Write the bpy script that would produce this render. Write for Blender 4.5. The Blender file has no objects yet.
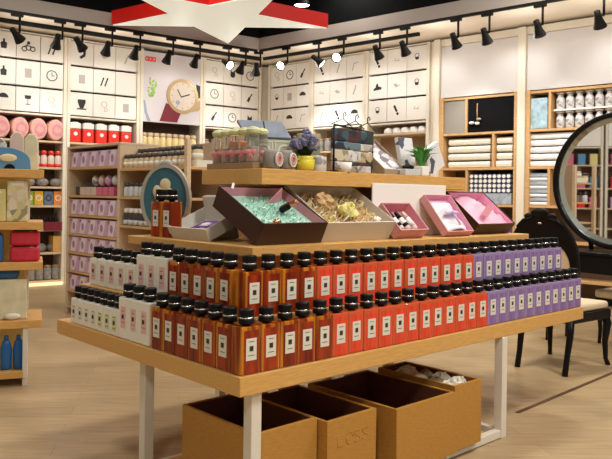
import bpy, bmesh, math, random
from mathutils import Matrix, Vector
random.seed(7)
SC = bpy.context.scene
COL = SC.collection
PI = math.pi
R_ = math.radians

# ------------------------------------------------------------------ camera calibration
H = 1.25; FPX = 708.0; ROLL = R_(0.8)
cR, sR = math.cos(ROLL), math.sin(ROLL)
def ray(px, py):
    a, b = px - 306, py - 229.5
    return Vector(((a*cR + b*sR)/FPX, 1.0, -((-a*sR + b*cR) + 33)/FPX))
def on_plane(px, py, P, N):
    d = ray(px, py); o = Vector((0, 0, H))
    return o + d*((P - o).dot(N)/d.dot(N))
def onz(px, py, z): return on_plane(px, py, Vector((0, 0, z)), Vector((0, 0, 1)))
def at(px, py, Y): return Vector((0, 0, H)) + ray(px, py)*Y

cam = bpy.data.cameras.new('camera'); camo = bpy.data.objects.new('camera', cam); COL.objects.link(camo)
cam.sensor_width = 36; cam.lens = FPX/612*36
cam.shift_y = -33*cR/612; cam.shift_x = -33*sR/612
camo.matrix_world = Matrix.Translation((0, 0, H)) @ Matrix.Rotation(R_(90), 4, 'X') @ Matrix.Rotation(ROLL, 4, 'Z')
cam.clip_start = .05
SC.camera = camo

# ------------------------------------------------------------------ materials
def mat(name, col, rough=.5, metal=0, trans=0, ior=1.45, emit=None, estr=0, noise=0, nscale=20, spec=.5, alpha=1, stretch=(1, 1, 1), bump=0, coat=0):
    m = bpy.data.materials.new(name); m.use_nodes = True
    nt = m.node_tree; b = nt.nodes['Principled BSDF']
    b.inputs['Base Color'].default_value = (*col, 1)
    b.inputs['Roughness'].default_value = rough
    b.inputs['Metallic'].default_value = metal
    b.inputs['Transmission Weight'].default_value = trans
    b.inputs['IOR'].default_value = ior
    b.inputs['Specular IOR Level'].default_value = spec
    b.inputs['Alpha'].default_value = alpha
    b.inputs['Coat Weight'].default_value = coat
    if emit:
        b.inputs['Emission Color'].default_value = (*emit, 1); b.inputs['Emission Strength'].default_value = estr
    if noise or bump:
        tc = nt.nodes.new('ShaderNodeTexCoord'); mp = nt.nodes.new('ShaderNodeMapping'); n = nt.nodes.new('ShaderNodeTexNoise')
        mp.inputs['Scale'].default_value = stretch
        n.inputs['Scale'].default_value = nscale; n.inputs['Detail'].default_value = 4
        nt.links.new(tc.outputs['Object'], mp.inputs[0]); nt.links.new(mp.outputs[0], n.inputs['Vector'])
        if noise:
            r = nt.nodes.new('ShaderNodeValToRGB')
            lo = [max(0, c*(1-noise)) for c in col]; hi = [min(1, c*(1+noise)) for c in col]
            r.color_ramp.elements[0].color = (*lo, 1); r.color_ramp.elements[1].color = (*hi, 1)
            r.color_ramp.elements[0].position = .3; r.color_ramp.elements[1].position = .7
            nt.links.new(n.outputs['Fac'], r.inputs[0]); nt.links.new(r.outputs[0], b.inputs['Base Color'])
        if bump:
            bp = nt.nodes.new('ShaderNodeBump'); bp.inputs['Strength'].default_value = bump; bp.inputs['Distance'].default_value = .01
            nt.links.new(n.outputs['Fac'], bp.inputs['Height']); nt.links.new(bp.outputs[0], b.inputs['Normal'])
    return m
def pattern(name, cols, scale=30, rough=.6):
    m = bpy.data.materials.new(name); m.use_nodes = True
    nt = m.node_tree; b = nt.nodes['Principled BSDF']; b.inputs['Roughness'].default_value = rough
    tc = nt.nodes.new('ShaderNodeTexCoord'); v = nt.nodes.new('ShaderNodeTexVoronoi'); v.inputs['Scale'].default_value = scale
    sp = nt.nodes.new('ShaderNodeSeparateColor'); r = nt.nodes.new('ShaderNodeValToRGB'); r.color_ramp.interpolation = 'CONSTANT'
    e = r.color_ramp.elements
    while len(e) < len(cols): e.new(.5)
    for i, c in enumerate(cols): e[i].position = i/len(cols); e[i].color = (*c, 1)
    nt.links.new(tc.outputs['Object'], v.inputs['Vector']); nt.links.new(v.outputs['Color'], sp.inputs[0])
    nt.links.new(sp.outputs[0], r.inputs[0]); nt.links.new(r.outputs[0], b.inputs['Base Color'])
    return m
M = {}
M['wood'] = mat('table_wood', (.68, .39, .12), .4, noise=.14, nscale=14, stretch=(1, 12, 12))
M['crate'] = mat('crate_wood', (.48, .24, .045), .55, noise=.12, nscale=10, stretch=(3, 3, 22))
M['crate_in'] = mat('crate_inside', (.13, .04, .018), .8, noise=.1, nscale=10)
M['oak'] = mat('shelf_oak', (.62, .38, .17), .5, noise=.12, nscale=10, stretch=(1, 8, 8))
M['paleoak'] = mat('pale_shelf', (.66, .50, .33), .5, noise=.08, nscale=10, stretch=(1, 8, 8))
M['frame'] = mat('cream_frame', (.80, .74, .62), .45)
M['whitesteel'] = mat('white_steel', (.78, .74, .64), .35)
M['carton'] = mat('cream_carton', (.85, .82, .76), .55)
M['cartonw'] = mat('white_carton', (.85, .84, .80), .55)
M['ink'] = mat('black_print', (.02, .02, .02), .6)
M['inkgrey'] = mat('grey_print', (.45, .42, .38), .6)
M['black'] = mat('black_plastic', (.006, .006, .007), .35, spec=.22)
M['blackmatte'] = mat('black_matte', (.008, .008, .009), .9, spec=.05)
M['track'] = mat('track_black', (.009, .009, .009), .5, spec=.25)
M['lacquer'] = mat('black_lacquer', (.006, .006, .007), .3, spec=.2)
M['silver'] = mat('silver_band', (.75, .75, .75), .25, metal=1)
M['label'] = mat('label_paper', (.74, .72, .62), .6)
M['emblem'] = mat('label_emblem', (.03, .03, .025), .6)
M['pinklabel'] = mat('pink_label', (.80, .50, .47), .6, noise=.25, nscale=220)
M['limelabel'] = mat('lime_label', (.66, .70, .36), .6, noise=.2, nscale=220)
M['lotion'] = mat('lotion_white', (.87, .86, .76), .4)
M['amber'] = mat('amber_glass', (.70, .20, .015), .08, trans=.35, ior=1.3, coat=.4)
M['amberliq'] = mat('amber_liquid', (.36, .035, .008), .25, noise=.45, nscale=18, stretch=(2, 2, .25))
def lit_streaks(name, c1, c2, trans, scale=(34, 34, 1.2), lo=.44, hi=.60, rough=.08):  # bright streaks put light shining through the amber into the base colour
    m = mat(name, c1, rough, trans=trans, ior=1.3, coat=.4)
    nt = m.node_tree; b = nt.nodes['Principled BSDF']
    tc = nt.nodes.new('ShaderNodeTexCoord'); oi = nt.nodes.new('ShaderNodeObjectInfo'); ad = nt.nodes.new('ShaderNodeVectorMath'); mp = nt.nodes.new('ShaderNodeMapping'); n = nt.nodes.new('ShaderNodeTexNoise'); r = nt.nodes.new('ShaderNodeValToRGB')
    mp.inputs['Scale'].default_value = scale; n.inputs['Scale'].default_value = 1; n.inputs['Detail'].default_value = 3
    r.color_ramp.elements[0].position = lo; r.color_ramp.elements[1].position = hi
    r.color_ramp.elements[0].color = (*c1, 1); r.color_ramp.elements[1].color = (*c2, 1)
    L = nt.links.new
    L(tc.outputs['Object'], ad.inputs[0]); L(oi.outputs['Random'], ad.inputs[1]); L(ad.outputs[0], mp.inputs[0]); L(mp.outputs[0], n.inputs['Vector']); L(n.outputs['Fac'], r.inputs[0]); L(r.outputs[0], b.inputs['Base Color'])
    return m
M['amber'] = lit_streaks('amber_glass', (.34, .04, .006), (.88, .33, .025), .35)
M['amberliq'] = lit_streaks('amber_liquid', (.15, .010, .003), (.42, .045, .008), 0, (26, 26, 3), .38, .66, .25)
M['red'] = mat('red_glass', (.86, .15, .06), .08, trans=.3, ior=1.3, coat=.4)
M['redliq'] = mat('red_liquid', (.74, .065, .025), .25, noise=.2, nscale=18, stretch=(2, 2, .4))
M['purple'] = mat('purple_glass', (.50, .39, .68), .08, trans=.4, ior=1.3, coat=.4)
M['purpleliq'] = mat('purple_liquid', (.25, .15, .40), .25, noise=.25, nscale=18, stretch=(2, 2, .4))
M['brownbox'] = mat('dark_brown_card', (.050, .018, .010), .55)
M['pinkin'] = mat('pink_lining', (.70, .30, .36), .6)
M['pinkbox'] = mat('dusty_pink_card', (.66, .32, .33), .6)
M['hotpink'] = mat('bright_pink_lining', (.88, .42, .62), .6)
M['greybox'] = mat('warm_grey_card', (.64, .60, .53), .6)
M['greyin'] = mat('grey_lining', (.70, .68, .63), .6)
M['whitecard'] = mat('white_card', (.92, .91, .89), .5)
M['mint'] = mat('mint_paper', (.48, .78, .66), .6, noise=.15, nscale=60)
M['brownshred'] = mat('brown_shreds', (.60, .40, .20), .7, noise=.4, nscale=60)
M['yellowshred'] = mat('yellow_shreds', (.72, .66, .24), .7, noise=.2, nscale=60)
M['satin'] = mat('white_satin', (.85, .80, .86), .35)
M['pinksatin'] = mat('pink_satin', (.85, .48, .62), .4)
M['violet'] = mat('violet_ribbon', (.22, .06, .36), .4)
M['lilacrib'] = mat('lilac_ribbon', (.60, .45, .72), .4)
M['copper'] = mat('copper_cap', (.60, .26, .15), .25, metal=.8)
M['floor'] = None
M['cream'] = mat('cream_upholstery', (.72, .58, .40), .7, noise=.05, nscale=80)
M['lilac'] = mat('lilac_card', (.66, .44, .64), .5)
M['lilacdk'] = mat('plum_print', (.40, .22, .42), .5)
M['lilaclt'] = mat('pale_print', (.84, .74, .84), .5)
M['redjar'] = mat('red_jar', (.80, .045, .03), .25)
M['whitelid'] = mat('white_lid', (.85, .82, .78), .4)
M['pinkplush'] = mat('pink_fabric', (.80, .42, .36), .8, noise=.12, nscale=25)
M['goldjar'] = mat('honey_jar', (.74, .60, .30), .3)
M['darkjar'] = mat('dark_jar', (.06, .05, .05), .3)
M['tan'] = mat('tan_jar', (.58, .44, .28), .4)
M['silverjar'] = mat('silver_jar', (.62, .66, .68), .35)
M['glass'] = mat('clear_glass', (.93, .93, .90), .06, trans=.9, ior=1.12)
M['limelid'] = mat('lime_lid', (.62, .68, .28), .4)
M['pinkbow'] = mat('pink_bow', (.84, .32, .32), .6)
M['yellowpot'] = mat('yellow_ceramic', (.82, .72, .06), .3)
M['lav'] = mat('lavender_flower', (.20, .20, .34), .8, noise=.3, nscale=40)
M['leafdark'] = mat('dark_leaf', (.03, .06, .025), .6)
M['leaf'] = mat('green_leaf', (.06, .30, .05), .45, noise=.35, nscale=30)
M['slate'] = mat('slate_blue_card', (.24, .28, .37), .5, noise=.15, nscale=20)
M['sage'] = mat('sage_card', (.42, .44, .33), .6)
M['sagelt'] = mat('pale_sage_print', (.64, .63, .50), .6)
M['tealplaque'] = mat('teal_enamel', (.05, .15, .20), .4, noise=.15, nscale=10)
M['plaqueframe'] = mat('weathered_grey_frame', (.42, .40, .35), .6)
M['figure'] = mat('ivory_relief', (.72, .62, .38), .5)
M['bagdark'] = pattern('dark_pouch_print', [(.02, .03, .04), (.05, .10, .13), (.10, .03, .03), (.03, .05, .05)], 22)
M['bagtan'] = pattern('tan_pouch_print', [(.52, .42, .26), (.30, .30, .18), (.06, .09, .07), (.62, .55, .40)], 26)
M['bagteal'] = pattern('teal_pouch_print', [(.03, .08, .12), (.14, .22, .26), (.03, .03, .05)], 20)
M['cloth'] = pattern('printed_cloth', [(.62, .60, .62), (.45, .36, .38), (.75, .74, .76), (.20, .17, .2)], 24)
M['spotbox'] = pattern('white_spot_print', [(.80, .82, .86), (.80, .82, .86), (.78, .80, .85), (.10, .11, .16), (.76, .78, .84), (.80, .82, .86)], 18)
M['kraft'] = mat('kraft_card', (.33, .27, .19), .7)
M['greygoods'] = pattern('grey_goods', [(.5, .48, .46), (.62, .6, .6), (.28, .26, .26), (.7, .68, .66)], 30)
M['leather'] = mat('walnut_panel', (.35, .22, .12), .6)
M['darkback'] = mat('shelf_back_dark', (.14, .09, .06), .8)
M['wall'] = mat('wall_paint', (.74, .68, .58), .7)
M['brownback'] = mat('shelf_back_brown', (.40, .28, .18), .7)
M['soffit'] = mat('soffit_cream', (.88, .79, .66), .7)
M['grey'] = mat('bulkhead_grey', (.42, .38, .35), .6)
M['dark'] = mat('ceiling_black', (.005, .006, .007), .95, spec=.1)
M['greypanel'] = mat('grey_panel', (.30, .28, .24), .6)
M['whitepanel'] = mat('white_panel', (.70, .68, .67), .6)
M['towel'] = mat('cream_textile', (.80, .76, .66), .85, noise=.05, nscale=40, bump=.2)
M['towelw'] = mat('white_textile', (.85, .86, .87), .85, noise=.03, nscale=40, bump=.2)
M['bluebag'] = mat('pale_blue_pack', (.40, .58, .68), .35, noise=.35, nscale=14)
M['navy'] = mat('navy_roll', (.10, .13, .22), .6)
M['greypack'] = mat('grey_blue_pack', (.40, .47, .55), .5, noise=.3, nscale=14)
M['purplebag'] = mat('purple_pack', (.16, .05, .30), .5, noise=.3, nscale=14)
M['tealbag'] = mat('cornflower_board', (.10, .28, .50), .45)
M['yellowbag'] = mat('yellow_bag', (.74, .66, .28), .5)
M['floral'] = pattern('yellow_floral_print', [(.72, .66, .36), (.64, .58, .28), (.76, .70, .52), (.30, .30, .16), (.74, .60, .46)], 22)
M['bluepouch'] = mat('blue_pouch', (.03, .13, .36), .45)
M['redpouch'] = pattern('red_pouch_print', [(.60, .02, .05), (.60, .02, .05), (.55, .02, .05), (.60, .03, .06), (.58, .02, .05), (.78, .66, .62)], 22)
M['clearbag'] = mat('clear_bag', (.72, .68, .48), .25, noise=.15, nscale=12)
M['bluebottle'] = mat('blue_bottle', (.02, .14, .40), .25)
M['orange'] = mat('orange_tin', (.80, .26, .04), .4, noise=.2, nscale=30)
M['green'] = mat('green_tin', (.30, .42, .05), .4, noise=.2, nscale=30)
M['amb'] = mat('marigold_tin', (.72, .42, .04), .4, noise=.2, nscale=30)
M['bluetin'] = mat('slate_blue_tin', (.12, .18, .28), .4, noise=.2, nscale=30)
M['maroon'] = mat('maroon_strap', (.20, .015, .03), .5)
M['gold'] = mat('gold_case', (.45, .31, .15), .4, metal=.3)
M['dial'] = mat('watch_dial', (.66, .58, .50), .6)
M['poster'] = mat('poster_paper', (.66, .63, .66), .6)
M['plantprint'] = mat('poster_green', (.32, .56, .10), .6, noise=.4, nscale=25)
M['vaseprint'] = mat('poster_blue_grey', (.30, .36, .44), .6)
M['logo'] = mat('poster_red', (.80, .08, .06), .5)
M['starface'] = mat('star_face_white', (.80, .83, .76), .5, emit=(.86, .92, .80), estr=.42)  # slight glow added where floor bounce would leave the face dull
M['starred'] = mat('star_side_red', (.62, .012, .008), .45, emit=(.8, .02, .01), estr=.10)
M['mirror'] = mat('mirror_glass', (.92, .94, .94), .02, metal=1)
M['bevelglass'] = mat('mirror_bevel', (.60, .70, .72), .08, metal=.9)
M['lens'] = mat('lamp_lens', (1, .96, .9), .4, emit=(1, .93, .82), estr=14)
M['lensdim'] = mat('lamp_lens_rim', (1, .96, .9), .4, emit=(1, .93, .82), estr=1.0)
M['strip'] = mat('floor_strip', (.10, .045, .02), .5)
M['glow'] = mat('floor_edge_glow', (1, .8, .5), .4, emit=(1, .70, .35), estr=1.1)
M['pottery'] = mat('grey_pottery', (.28, .26, .24), .6, noise=.3, nscale=20)
M['pinkpack'] = mat('pink_pack', (.70, .16, .30), .5)
M['palepack'] = mat('pale_pack', (.70, .56, .48), .5)

def floor_mat():
    m = bpy.data.materials.new('floor_planks'); m.use_nodes = True; nt = m.node_tree; b = nt.nodes['Principled BSDF']
    tc = nt.nodes.new('ShaderNodeTexCoord'); mp = nt.nodes.new('ShaderNodeMapping'); mp.inputs['Rotation'].default_value = (0, 0, R_(-10))
    br = nt.nodes.new('ShaderNodeTexBrick'); br.inputs['Scale'].default_value = 1
    br.inputs['Brick Width'].default_value = 1.2; br.inputs['Row Height'].default_value = .16; br.inputs['Mortar Size'].default_value = .002
    br.inputs['Color1'].default_value = (.50, .37, .205, 1); br.inputs['Color2'].default_value = (.44, .315, .175, 1); br.inputs['Mortar'].default_value = (.36, .25, .15, 1)
    mp2 = nt.nodes.new('ShaderNodeMapping'); mp2.inputs['Scale'].default_value = (1.2, 14, 1); mp2.inputs['Rotation'].default_value = (0, 0, R_(-10))
    n = nt.nodes.new('ShaderNodeTexNoise'); n.inputs['Scale'].default_value = 3; n.inputs['Detail'].default_value = 6
    r = nt.nodes.new('ShaderNodeValToRGB'); r.color_ramp.elements[0].position = .3; r.color_ramp.elements[1].position = .7
    r.color_ramp.elements[0].color = (.80, .79, .78, 1); r.color_ramp.elements[1].color = (1.1, 1.1, 1.1, 1)
    mx = nt.nodes.new('ShaderNodeMix'); mx.data_type = 'RGBA'; mx.blend_type = 'MULTIPLY'; mx.inputs['Factor'].default_value = 1
    L = nt.links.new
    L(tc.outputs['Object'], mp.inputs[0]); L(mp.outputs[0], br.inputs['Vector']); L(tc.outputs['Object'], mp2.inputs[0]); L(mp2.outputs[0], n.inputs['Vector'])
    L(n.outputs['Fac'], r.inputs[0]); L(br.outputs['Color'], mx.inputs[6]); L(r.outputs[0], mx.inputs[7]); L(mx.outputs[2], b.inputs['Base Color'])
    b.inputs['Roughness'].default_value = .38
    return m
M['floor'] = floor_mat()

# ------------------------------------------------------------------ mesh builder
class MB:
    def __init__(s): s.v = []; s.f = []; s.mi = []; s.sm = []
    def add(s, vs, fs, m=0, sm=False, mx=None):
        o = len(s.v)
        for p in vs:
            p = Vector(p)
            s.v.append(mx @ p if mx is not None else p)
        for f in fs: s.f.append([i+o for i in f]); s.mi.append(m); s.sm.append(sm)
        return s
    def box(s, x0, x1, y0, y1, z0, z1, m=0, mx=None):
        vs = [(x0, y0, z0), (x1, y0, z0), (x1, y1, z0), (x0, y1, z0), (x0, y0, z1), (x1, y0, z1), (x1, y1, z1), (x0, y1, z1)]
        return s.add(vs, [(3, 2, 1, 0), (4, 5, 6, 7), (0, 1, 5, 4), (1, 2, 6, 5), (2, 3, 7, 6), (3, 0, 4, 7)], m, False, mx)
    def cyl(s, p0, p1, r0, r1=None, n=12, m=0, mx=None, sm=True):
        p0 = Vector(p0); p1 = Vector(p1); r1 = r0 if r1 is None else r1
        d = (p1-p0).normalized(); a = d.orthogonal().normalized(); b = d.cross(a)
        vs = []
        for p, r in ((p0, r0), (p1, r1)):
            for i in range(n): t = 2*PI*i/n; vs.append(p + a*(r*math.cos(t)) + b*(r*math.sin(t)))
        s.add(vs, [(i, (i+1) % n, n+(i+1) % n, n+i) for i in range(n)], m, sm, mx)
        s.add(vs[:n], [list(range(n))[::-1]], m, False, mx); s.add(vs[n:], [list(range(n))], m, False, mx)
        return s
    def lathe(s, prof, n=16, m=0, c=(0, 0, 0), mx=None, sx=1, sy=1):
        vs = []; fs = []
        for r, z in prof:
            for i in range(n):
                t = 2*PI*i/n; vs.append((c[0]+r*sx*math.cos(t), c[1]+r*sy*math.sin(t), c[2]+z))
        for k in range(len(prof)-1):
            for i in range(n):
                j = (i+1) % n; fs.append((k*n+i, k*n+j, (k+1)*n+j, (k+1)*n+i))
        s.add(vs, fs, m, True, mx)
        if prof[0][0] > 1e-4: s.add(vs[:n], [list(range(n))[::-1]], m, False, mx)
        if prof[-1][0] > 1e-4: s.add(vs[-n:], [list(range(n))], m, False, mx)
        return s
    def ell(s, c, rad, n=14, m=0, mx=None):
        k = 8; prof = [(math.sin(PI*i/k), -math.cos(PI*i/k)) for i in range(k+1)]
        vs = []; fs = []
        for r, z in prof:
            for i in range(n):
                t = 2*PI*i/n; vs.append((c[0]+rad[0]*r*math.cos(t), c[1]+rad[1]*r*math.sin(t), c[2]+rad[2]*z))
        for q in range(k):
            for i in range(n): j = (i+1) % n; fs.append((q*n+i, q*n+j, (q+1)*n+j, (q+1)*n+i))
        return s.add(vs, fs, m, True, mx)
    def prism(s, poly, a0, a1, ax='y', m=0, mx=None, sm=False):
        """polygon (p, q) extruded: ax='y' -> x,z polygon; 'z' -> x,y polygon; 'x' -> y,z polygon"""
        f = {'y': lambda p, q, a: (p, a, q), 'z': lambda p, q, a: (p, q, a), 'x': lambda p, q, a: (a, p, q)}[ax]
        n = len(poly); vs = [f(p, q, a0) for p, q in poly]+[f(p, q, a1) for p, q in poly]
        s.add(vs, [list(range(n)), list(range(n, 2*n))[::-1]], m, False, mx)
        return s.add(vs, [(i, n+i, n+(i+1) % n, (i+1) % n) for i in range(n)], m, sm, mx)
    def tube(s, path, r, n=8, m=0, mx=None, closed=False):
        P = [Vector(p) for p in path]; k = len(P); vs = []; fs = []
        rr = r if isinstance(r, (list, tuple)) else [r]*k
        up = None
        for i in range(k):
            if closed: d = P[(i+1) % k]-P[i-1]
            else: d = P[min(i+1, k-1)]-P[max(i-1, 0)]
            d.normalize()
            a = d.orthogonal().normalized() if up is None else (up - d*up.dot(d)).normalized()
            up = a; b = d.cross(a)
            for j in range(n): t = 2*PI*j/n; vs.append(P[i]+a*(rr[i]*math.cos(t))+b*(rr[i]*math.sin(t)))
        for i in range(k if closed else k-1):
            i2 = (i+1) % k
            for j in range(n): fs.append((i*n+j, i*n+(j+1) % n, i2*n+(j+1) % n, i2*n+j))
        s.add(vs, fs, m, True, mx)
        if not closed:
            s.add(vs[:n], [list(range(n))[::-1]], m, False, mx); s.add(vs[-n:], [list(range(n))], m, False, mx)
        return s
    def ring(s, outer, inner, a0, a1, m=0, mx=None, ax='y'):
        """closed band between two outlines of the same count, extruded along ax"""
        f = {'y': lambda p, q, a: (p, a, q), 'z': lambda p, q, a: (p, q, a)}[ax]
        n = len(outer)
        vs = [f(*p, a0) for p in outer]+[f(*p, a0) for p in inner]+[f(*p, a1) for p in outer]+[f(*p, a1) for p in inner]
        fs = []
        for i in range(n):
            j = (i+1) % n
            fs += [(i, j, n+j, n+i), (2*n+i, 3*n+i, 3*n+j, 2*n+j), (i, 2*n+i, 2*n+j, j), (n+i, n+j, 3*n+j, 3*n+i)]
        return s.add(vs, fs, m, False, mx)
    def build(s, name, mats, parent=None, bevel=0, seg=2, flip=True):
        me = bpy.data.meshes.new(name)
        me.from_pydata([tuple(v) for v in s.v], [], s.f)
        if not isinstance(mats, (list, tuple)): mats = [mats]
        for k in mats: me.materials.append(M[k] if isinstance(k, str) else k)
        for i, p in enumerate(me.polygons): p.material_index = s.mi[i]; p.use_smooth = s.sm[i]
        bm = bmesh.new(); bm.from_mesh(me)
        bmesh.ops.remove_doubles(bm, verts=bm.verts, dist=1e-5)
        if flip: bmesh.ops.recalc_face_normals(bm, faces=bm.faces)
        bm.to_mesh(me); bm.free(); me.update()
        o = bpy.data.objects.new(name, me); COL.objects.link(o)
        if parent: o.parent = parent
        if bevel:
            b = o.modifiers.new('bevel', 'BEVEL'); b.width = bevel; b.segments = seg; b.limit_method = 'ANGLE'
        return o

# ------------------------------------------------------------------ scene-tree helpers
class Frame:
    def __init__(s, o, rot): s.o = Vector(o); s.r = rot; s.m = Matrix.Translation(s.o) @ Matrix.Rotation(rot, 4, 'Z')
    def w(s, x, y, z): return s.m @ Vector((x, y, z))
def tag(o, label, cat, group=None, kind=None):
    o['label'] = label; o['category'] = cat
    if group: o['group'] = group
    if kind: o['kind'] = kind
    return o
def thing(name, label, cat, fr, p, rz=0, group=None, mx=None):
    o = bpy.data.objects.new(name, None); COL.objects.link(o); o.empty_display_size = .05
    o.matrix_world = fr.m @ Matrix.Translation(p) @ Matrix.Rotation(rz, 4, 'Z') @ (mx if mx is not None else Matrix.Identity(4))
    return tag(o, label, cat, group)
def place(o, fr, p, rz=0, mx=None):
    o.matrix_world = fr.m @ Matrix.Translation(p) @ Matrix.Rotation(rz, 4, 'Z') @ (mx if mx is not None else Matrix.Identity(4))
    return o
def dup(root, fr, p, rz=0, label=None, group=None, mx=None):
    r = root.copy(); COL.objects.link(r); place(r, fr, p, rz, mx)
    if label: r['label'] = label
    if group: r['group'] = group
    for ch in list(root.children):
        c = ch.copy(); COL.objects.link(c); c.parent = r
        for g in list(ch.children):
            d = g.copy(); COL.objects.link(d); d.parent = c
    return r
class Proto:
    """first use places the original, later uses place copies"""
    def __init__(s, root): s.root = root; s.used = False
    def put(s, fr, p, rz, label, group=None, mx=None):
        if not s.used:
            s.used = True; place(s.root, fr, p, rz, mx); s.root['label'] = label
            if group: s.root['group'] = group
            return s.root
        return dup(s.root, fr, p, rz, label, group, mx)
def struct(name, mb, mats, parent=None, bevel=0):
    o = mb.build(name, mats, parent, bevel)
    if not parent: o['kind'] = 'structure'
    return o
WORLD = Frame((0, 0, 0), 0)
ORD = ['first', 'second', 'third', 'fourth', 'fifth', 'sixth', 'seventh', 'eighth', 'ninth', 'tenth', 'eleventh', 'twelfth', 'thirteenth', 'fourteenth', 'fifteenth', 'sixteenth', 'seventeenth', 'eighteenth', 'nineteenth', 'twentieth', 'twenty-first', 'twenty-second', 'twenty-third', 'twenty-fourth', 'twenty-fifth', 'twenty-sixth', 'twenty-seventh', 'twenty-eighth']

A_T = math.atan2(708, 760)
F0 = onz(240, 378, .60)
T = Frame((F0.x, F0.y, 0), A_T)                     # table frame: x along the long side, y along the short side
U = Vector((math.cos(A_T), math.sin(A_T), 0)); V = Vector((-U.y, U.x, 0))
A_L = math.atan2(708, 950); A_Rw = math.atan2(-708, 830)
W0 = onz(45, 285, 0); LW = Vector((math.cos(A_L), math.sin(A_L), 0)); NL = Vector((LW.y, -LW.x, 0))
Cn = on_plane(265, 100, W0, NL); Cn.z = 0
RW = Vector((math.cos(A_Rw), math.sin(A_Rw), 0)); NR = Vector((RW.y, -RW.x, 0))
WL = Frame(Cn, A_L); WR = Frame(Cn, A_Rw)           # wall frames: x along the wall, -y into the room
def wl(px, py, off=0):
    q = on_plane(px, py, W0+NL*off, NL)-Cn; return q.dot(LW), q.z
def wr(px, py, off=0):
    q = on_plane(px, py, Cn+NR*off, NR)-Cn; return q.dot(RW), q.z
G = Frame(T.w(1.685, 0, 0), A_T-PI/2)               # lilac gondola frame: x = -(table y), y behind

# ------------------------------------------------------------------ shell
mb = MB(); mb.box(-6.6, 9, -3, 16, -.05, 0); struct('floor', mb, 'floor')
mb = MB(); mb.box(-6.6, 9, -3, 16, 4.5, 4.55); struct('ceiling', mb, 'dark')
def wallbox(fr, x0, x1, y0, y1, z0, z1):
    m = MB(); m.box(x0, x1, y0, y1, z0, z1, mx=fr.m); return m
struct('wall_left', wallbox(WL, -6.6, .6, .42, .5, 0, 4.5), 'wall')
mb = MB(); mb.box(-6.52, -6.44, -3, 7.6, 0, 4.5); struct('wall_side', mb, 'wall')
struct('wall_right', wallbox(WR, -.6, 7.2, .42, .5, 0, 4.5), 'wall')
def seam(off, inner):      # point where the two offset wall lines meet
    # WL: Cn + s*LW + off*NL ; WR: Cn + t*RW + off*NR
    a = NL*off; b = NR*off
    det = LW.x*(-RW.y)+RW.x*LW.y
    dx, dy = (b-a).x, (b-a).y
    s_ = (dx*(-RW.y)+RW.x*dy)/det
    return Cn+a+LW*s_
off = .88
Pc = seam(off, 0); Pw = seam(-.42, 0)
Pl = Cn+NL*off+LW*-6.2; Plw = Cn-NL*.42+LW*-6.6
Pr = Cn+NR*off+RW*7.2; Prw = Cn-NR*.42+RW*7.2
def ground(poly): return [(p.x, p.y) for p in poly]
mb = MB(); mb.prism(ground([Pl, Pc, Pr, Prw, Pw, Plw]), 3.43, 3.445, 'z'); struct('trim_1', mb, 'soffit')
def lip(o0, o1, z0, z1, name, m):
    a0 = seam(o0, 0); a1 = seam(o1, 0)
    mb = MB(); mb.prism(ground([Cn+NL*o0+LW*-6.2, a0, Cn+NR*o0+RW*7.2, Cn+NR*o1+RW*7.2, a1, Cn+NL*o1+LW*-6.2]), z0, z1, 'z'); struct(name, mb, m)
lip(.86, .90, 3.43, 3.60, 'trim_2', 'grey')
lip(.86, .895, 3.60, 4.5, 'trim_3', 'dark')
# dark joint strip in the floor
a = onz(517, 413, 0); b = onz(640, 361.5, 0)
d = (b-a).normalized(); n = Vector((-d.y, d.x, 0))*.013
mb = MB(); mb.prism(ground([a-n, b-n, b+n, a+n]), .0002, .003, 'z'); struct('trim_4', mb, 'strip')

# ------------------------------------------------------------------ track rails and spotlights
def rail(fr, x0, x1, y, z, label, nm='ceiling_track', hh=.032):
    m = MB(); m.box(x0, x1, y-.02, y+.02, z-hh, z, mx=fr.m); o = m.build(nm, 'track'); tag(o, label, 'lighting track', 'black lighting tracks under the soffit'); return o
sL = (Pc-Cn).dot(LW); sR2 = (Pc-Cn).dot(RW)
rail(WL, -6, sL-.03, -.88, 3.43, 'front black lighting track along the left wall soffit edge')
rail(WR, sR2+.03, 7, -.88, 3.43, 'front black lighting track along the right wall soffit edge')
Q = seam(.42, 0)
rail(WL, -6, (Q-Cn).dot(LW)-.03, -.42, 3.43, 'rear black lighting track close above the left wall cartons', hh=.055)
rail(WR, (Q-Cn).dot(RW)+.03, 3.2, -.42, 3.43, 'rear black lighting track close above the right wall cartons', hh=.045)

def spot_proto(nm, lens):
    r = thing('track_spotlight', '', 'spotlight', WORLD, (0, 0, 0))
    m = MB(); m.box(-.07, .07, -.02, .02, -.035, 0); m.build('adapter', 'track', r, .004)
    m = MB(); m.cyl((.03, 0, -.03), (.03, 0, -.22), .014, n=8); m.box(-.04, .035, -.012, .012, -.235, -.215); m.build('arm', 'track', r)
    h = MB()
    tilt = Matrix.Translation((-.03, 0, -.225)) @ Matrix.Rotation(lens[1], 4, 'Z') @ Matrix.Rotation(lens[0], 4, 'X')
    h.lathe([(.02, .06), (.032, .055), (.036, 0), (.045, -.05), (.066, -.115), (.07, -.13), (.062, -.13), (.055, -.118)], 18, mx=tilt)
    hd = h.build('lamp_head', 'track', r)
    l = MB(); l.lathe([(.0, -.119), (.06, -.121)], 18, mx=tilt); l.lathe([(.0, -.117), (.06, -.119)], 18, mx=tilt)
    l.build('lens', lens[2], hd)
    return Proto(r)
sp_wall = spot_proto('w', (R_(38), 0, 'lensdim'))
sp_side = spot_proto('s', (R_(50), R_(-60), 'lens'))
sp_out = spot_proto('o', (R_(-62), R_(10), 'lens'))
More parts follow.
